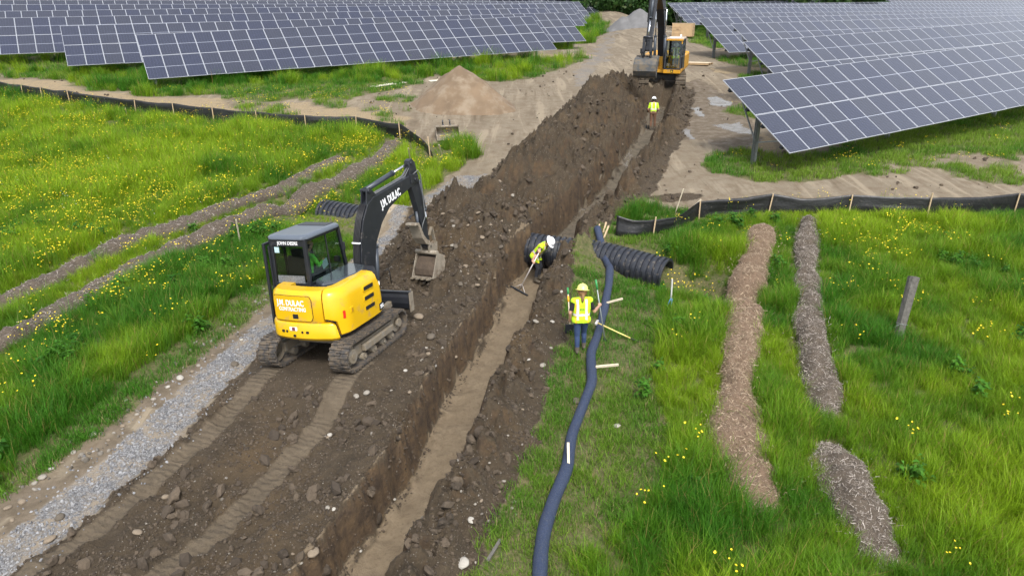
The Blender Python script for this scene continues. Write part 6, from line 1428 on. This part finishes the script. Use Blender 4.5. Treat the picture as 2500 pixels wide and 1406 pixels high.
# vest print: a small leaf-like mark and a line of lettering blocks
vp = MB(); vobj = [c for c in w1.children if c.name.startswith('vest')][0]
def on_vest(x0, x1, z0, z1):
    q = []
    for x, z in ((x0, z0), (x1, z0), (x1, z1), (x0, z1)):
        ok, loc, nn, _ = vobj.ray_cast(Vector((x, -1, z)), Vector((0, 1, 0)))
        if not ok: return
        q.append(loc+Vector((0, -.012, 0)))
    vp.add(q, [(0, 1, 2, 3)])
on_vest(-.052, -.034, 1.165, 1.19); on_vest(-.046, -.03, 1.15, 1.162)
for k in range(5): on_vest(-.024+k*.016, -.024+k*.016+.012, 1.170, 1.186)
on_vest(-.024, .054, 1.152, 1.160)
if vp.v: vp.build('vest_print', mat('dark_green_print', (.03, .10, .03), .7), vobj, fix=False)
# tools
def tool(name, A, B, r, m, label, cat):
    root = thing(name, label, cat, A); b = MB(); D = Vector(B)-Vector(A); b.cyl((0, 0, 0), D, r, n=10); b.build('shaft', m, root); return root, D
M_ASH = mat('ash_handle', (.62, .52, .38), .6, var=.15, vs=9); M_YHAND = mat('yellow_handle', (.75, .60, .20), .5, var=.1); M_GRNH = mat('green_grip', (.04, .26, .07), .5); M_GREYT = mat('grey_tube', (.28, .31, .30), .45, .4); M_ALUT = mat('white_aluminium_tube', (.66, .62, .60), .4, .3)
t, D = tool('shovel', sh0, sh1, .016, M_GREYT, 'long grey-shafted shovel with a green grip upright in the right hand of the yellow-hatted person', 'shovel')
b = MB(); b.cyl(D*.86, D*1.02, .026, n=10); b.build('grip', M_GRNH, t); b = MB(); u_ = D.normalized(); b.loft([[Vector((x, y*.3+.01, 0))-u_*z*0+u_*(-z) for x, y in ((-w, 0), (0, .05), (w, 0), (0, .03))] for z, w in ((-.06, .03), (.0, .06), (.08, .07), (.13, .02))], 0, True, False); b.build('blade', M_DARKST, t)
b0 = at(1392, 806, .10); b1 = at(1386, 702, .95)
t, D = tool('shovel', b0, b1, .017, M_ASH, 'dark square-bladed shovel carried blade down in the left hand of the yellow-hatted person', 'shovel')
b = MB(); u_ = D.normalized(); b.box(Vector((-.02, 0, .03)), (.21, .02, .30), Matrix.Rotation(.15, 3, 'X')); b.build('blade', M_DARKST, t, bevel=.01); b = MB(); b.cyl(D*.84, D*1.0, .024); b.build('grip', M_GRNH, t); b = MB(); b.cyl(D*.66, D*.80, .022); b.build('collar', M_ORANGE, t)
a0 = at(1457, 787, .34); a1 = atg(1551, 831, .03)
t, D = tool('push_broom', a0, a1, .016, M_YHAND, 'yellow-handled tool lying across the blue sock, its dark end in the grass', 'tool')
b = MB(); b.cyl(D*.88, D*1.12, .021); b.build('grip', M_BLKM, t); b = MB(); s_ = D.cross(Vector((0, 0, 1))).normalized(); b.beam(-s_*.10, s_*.10, .06, .05); b.build('head', M_ALUT, t, bevel=.01)
# worker raking in the trench
wl = atg(1308, 688, 0); wl.z = -.9; wr_ = lean_rot(R_(-118)); WM = Matrix.Translation(wl) @ wr_.to_4x4(); WI = WM.inverted()
rk0 = at(1269, 705, -.86); rk1 = at(1319, 611, .30)
ha = WI @ rk0.lerp(rk1, .97); hb_ = WI @ rk0.lerp(rk1, .70)
J2 = dict(pelvis=(0, -.02, .86), neck=(.02, .32, 1.26), head=(.03, .45, 1.33), face=(.25, .75, -.62), hipL=(-.09, -.02, .84), hipR=(.09, -.02, .84), knL=(-.12, .10, .46), ankL=(-.14, .02, .08), toeL=(-.15, .18, .045), knR=(.11, .12, .46), ankR=(.13, .05, .08), toeR=(.15, .21, .045), shL=(-.18, .28, 1.20), shR=(.19, .27, 1.20),
          elL=tuple((WI @ at(1325, 585, .22))), wrL=tuple(ha+Vector((-.03, -.06, .03))), hdL=tuple(ha), elR=tuple((Vector((.19, .27, 1.2))+hb_)*.5+Vector((.10, -.06, -.06))), wrR=tuple(hb_+Vector((.0, -.06, .02))), hdR=tuple(hb_), pnL=(0, .2, -1), pnR=(0, .2, -1))
J2['elL'] = tuple((Vector((-.18, .28, 1.20))+ha)*.5+Vector((-.12, .02, .0)))
person('person in white hard hat and open lime vest bending over a rake in the trench', wl, wr_, J2, dict(pant=M_DKPANT, shirt=M_MAROON, boot=M_BOOT, skin=M_SKIN, eye=M_EYE), 'open', M_HATW, M_HAIRD)
t, D = tool('rake', rk0, rk1, .017, M_ALUT, 'wide landscape rake with pale shaft held by the person in the trench', 'rake')
e0 = at(1248, 699, -.87)-rk0; e1 = at(1288, 721, -.87)-rk0; b = MB(); b.beam(e0, e1, .045, .035)
for k in range(16): q = e0.lerp(e1, (k+.5)/16); b.cyl(q, q-Vector((0, 0, .07)), .006, n=5)
b.build('rake_head', M_DARKST, t); b = MB()
for e in (e0, e1): b.cyl(D*.12, e.lerp(Vector((0, 0, 0)), .35)+Vector((0, 0, .01)), .008, n=6)
b.build('brace', M_ALUT, t)
# worker at the far end of the trench
wl = atg(1592, 318, 0); wl = Vector((wl.x, wl.y, h1(wl.x, wl.y))); wr_ = lean_rot(R_(-8))
J3 = dict(pelvis=(0, 0, .95), neck=(0, .03, 1.47), head=(0, .07, 1.60), hipL=(-.09, 0, .93), hipR=(.09, 0, .93), knL=(-.09, .04, .5), ankL=(-.10, -.01, .09), toeL=(-.12, .15, .05), knR=(.11, .06, .5), ankR=(.13, .08, .09), toeR=(.16, .23, .05), shL=(-.19, 0, 1.40), shR=(.19, 0, 1.40), elL=(-.28, -.02, 1.12), wrL=(-.24, .16, .98), hdL=(-.22, .24, .95), elR=(.28, -.02, 1.12), wrR=(.23, .18, 1.0), hdR=(.20, .26, .98), pnL=(1, 0, .2), pnR=(-1, 0, .2))
person('person in white hard hat, lime shirt and brown trousers standing at the far trench end', wl, wr_, J3, dict(pant=M_BRPANT, shirt=M_LIME, boot=M_BOOT, skin=M_SKIN, eye=M_EYE), None, M_HATW, M_HAIRD, tee_stripes=True)
WM = Matrix.Translation(wl) @ wr_.to_4x4()
t, D = tool('shovel', WM @ Vector((-.26, .36, .02)), WM @ Vector((-.16, .20, 1.12)), .018, M_ASH, 'short shovel held point down by the person at the far trench end', 'shovel')
b = MB(); b.box((0, 0, .06), (.18, .03, .24)); b.build('blade', M_DARKST, t)
# operators
SJ = dict(pelvis=(0, 0, .12), neck=(0, .04, .62), head=(0, .10, .75), hipL=(-.09, 0, .10), hipR=(.09, 0, .10), knL=(-.14, .45, .12), ankL=(-.13, .50, -.28), toeL=(-.14, .66, -.32), knR=(.14, .45, .12), ankR=(.13, .50, -.28), toeR=(.14, .66, -.32), shL=(-.19, .03, .55), shR=(.19, .03, .55), elL=(-.27, .12, .30), wrL=(-.24, .36, .34), hdL=(-.23, .43, .36), elR=(.27, .14, .32), wrR=(.22, .38, .36), hdR=(.21, .45, .38), pnL=(0, .3, -1), pnR=(0, .3, -1))
mm = mx.matrix_world @ Matrix.Translation((CX0+.36, .06, 1.45)); l_, r_, _s = mm.decompose()
SJ1 = dict(SJ); SJ1['head'] = (.04, .14, .75); SJ1['face'] = (.5, .85, -.15)
person('person in a green shirt seated at the controls of the yellow mini excavator', l_, r_.to_matrix(), SJ1, dict(pant=M_DKPANT, shirt=M_LIMEG, boot=M_BOOT, skin=M_SKIN, eye=M_EYE), None, None, M_HAIRD, sleeve='long')
c_, s_ = math.cos(up), math.sin(up)
mm = big.matrix_world @ Matrix.Translation((-.83*c_-.80*s_, -.83*s_+.80*c_, 1.80)); l_, r_, _s = mm.decompose()
person('person in dark shirt and lime vest seated in the cab of the far excavator', l_, r_.to_matrix(), SJ, dict(pant=M_DKPANT, shirt=M_BSHIRT, boot=M_BOOT, skin=M_SKIN, eye=M_EYE), 'open', M_HATW, None)
# ------------------------------------------------------------------ crate, pallet, boards, far wood
M_PLY = mat('crate_plywood', (.45, .31, .17), .8, var=.12, vs=3); M_PLYP = mat('pale_plywood', (.62, .50, .34), .8, var=.1, vs=3); M_BOARD = mat('pale_board', (.62, .58, .46), .8, var=.1)
q = at(1670, 93, 0); cr = thing('wooden_crate', 'large plywood crate standing on the dirt behind the far excavator cab', 'crate', (q.x, q.y+.6, q.z), lean_rot(R_(-24)))
W_, D_, H_ = 2.1, 1.2, 1.25
for nm, c, d in (('front_panel', (0, -D_/2, H_/2+.08), (W_, .02, H_)), ('back_panel', (0, D_/2, H_/2+.08), (W_, .02, H_)), ('side_panel', (-W_/2, 0, H_/2+.08), (.02, D_-.03, H_)), ('side_panel', (W_/2, 0, H_/2+.08), (.02, D_-.03, H_)), ('lid', (0, 0, H_+.10), (W_+.06, D_+.06, .04))):
    MB().box(c, d).build(nm, M_PLYP if nm == 'lid' else M_PLY, cr)
for x in (-W_/2+.05, -.1, W_/2-.05): MB().box((x, -D_/2-.022, H_/2+.08), (.09, .02, H_)).build('batten', M_PLY, cr)
for z in (.30, .62, .95): MB().box((-W_/4-.05, -D_/2-.016, z), (W_/2-.24, .012, .02)).build('batten', M_DARKST if z == 3 else mat('brown_strap', (.22, .14, .08), .8), cr); MB().box((W_/2+.016, 0, z), (.012, D_, .02)).build('batten', MATS['brown_strap'], cr)
for y in (-.45, 0, .45): MB().box((0, y, .04), (W_, .1, .08)).build('skid', M_PLY, cr)
MB().box((-.45, -D_/2-.03, .78), (.28, .02, .07)).build('handle', MATS['brown_strap'], cr)
q = at(1706, 158, 0); pt = thing('pallet', 'pale plywood pallet lying on the dirt right of the far excavator', 'pallet', (q.x, q.y, q.z), lean_rot(R_(-28)))
for k in range(5): MB().box((-.72+k*.36, 0, .14), (.34, 1.5, .02)).build('board', M_PLYP, pt)
for y in (-.68, 0, .68): MB().box((0, y, .065), (1.8, .1, .12)).build('bearer', M_PLY, pt)
def flat(name, a, b_, w_, h_, lab):
    A = atg(*a, .03); B = atg(*b_, .03); bb = MB(); bb.beam((0, 0, h_/2), B-A+Vector((0, 0, h_/2)), w_, h_); o = bb.build(name, M_OLDWOOD if 'weathered' in lab else M_BOARD); o.location = A; tag(o, lab, 'board')
flat('board', (909, 213), (962, 205), .42, .03, 'long pale board lying in the grass left of the sand pile'); flat('board', (960, 207), (989, 202), .34, .03, 'short pale board overlapping the long one, left of the sand pile'); flat('board', (1048, 199), (1072, 197), .4, .03, 'pale board half hidden behind the left slope of the sand pile')
flat('plank', (1190, 1370), (1222, 1318), .05, .03, 'grey weathered plank end in the grass by the trench at the bottom edge')
flat('plank', (1628, 78), (1648, 79), .12, .06, 'loose timber left of the plywood crate'); flat('plank', (1697, 79), (1706, 76), .12, .06, 'loose timber right of the plywood crate')
# red and white barrier far off by the left array
q = at(1437, 26, 0); sg = thing('road_barrier', 'small red and white barrier far off at the end of the left array', 'barrier', q, lean_rot(R_(-20)))
MB().box((0, 0, 1.25), (1.3, .05, .5)).build('panel', mat('red_panel', (.5, .05, .07), .5), sg); MB().box((-.35, .06, .7), (.4, .3, .35)).build('base_box', M_LET, sg)
for x in (-.4, .4): MB().cyl((x, .03, -.1), (x, .03, 1.2), .03).build('leg', M_GALV, sg)
# dark wood at the end of the road: trunks and leaves as one mass
M_LEAF = grass_material('wood_leaf', (.014, .045, .010), (.040, .095, .018), (.05, .08, .02), .25)
def leaf_blob():
    b = MB()
    for _ in range(240):
        v = Vector((random.gauss(0, 1), random.gauss(0, 1), random.gauss(0, 1))).normalized()*random.uniform(.55, 1.05); r = random.uniform(.10, .2)
        a = Vector((random.gauss(0, 1), random.gauss(0, 1), random.gauss(0, 1))).normalized(); a2 = a.cross(v).normalized()
        b.add([v-a*r, v+a2*r*.7, v+a*r, v-a2*r*.7], [(0, 1, 2, 3)], 0, True)
    return b
blobs = [proto('leaves', leaf_blob(), M_LEAF) for _ in range(3)]
P_ = []; trk = MB()
for _ in range(95):
    x = random.uniform(-14, 62); y = 121+abs(random.gauss(0, 5))+(.16*max(0, x-24)); z0 = smooth_h(x, y); hgt = random.uniform(7, 12)
    trk.cyl((x, y, z0-.3), (x+random.uniform(-.3, .3), y, z0+hgt*.7), .22, .08, n=7)
    for k in range(6): P_.append((x+random.gauss(0, 1.3), y+random.gauss(-.8, .8), z0+random.uniform(.2, 2.2)))
    for k in range(11): 
        f = random.random(); rr = 2.2*(1-.6*f); P_.append((x+random.gauss(0, rr*.55), y+random.gauss(0, rr*.55)-.3, z0+.6+hgt*f))
trk.build('woodland_trunk', mat('bark', (.07, .055, .045), .9), fix=False); trk_o = bpy.data.objects['woodland_trunk']
P_ = np.array(P_); n = len(P_)
wd = scatter('woodland', P_, rng.uniform(0, 6.28, (n, 3)), rng.uniform(1.0, 2.0, n), rng.integers(0, 3, n), rng.random(n), blobs, 'dark green wood closing the view beyond the end of the dirt road', 'trees')
trk_o.parent = wd; trk_o['kind'] = 'stuff'
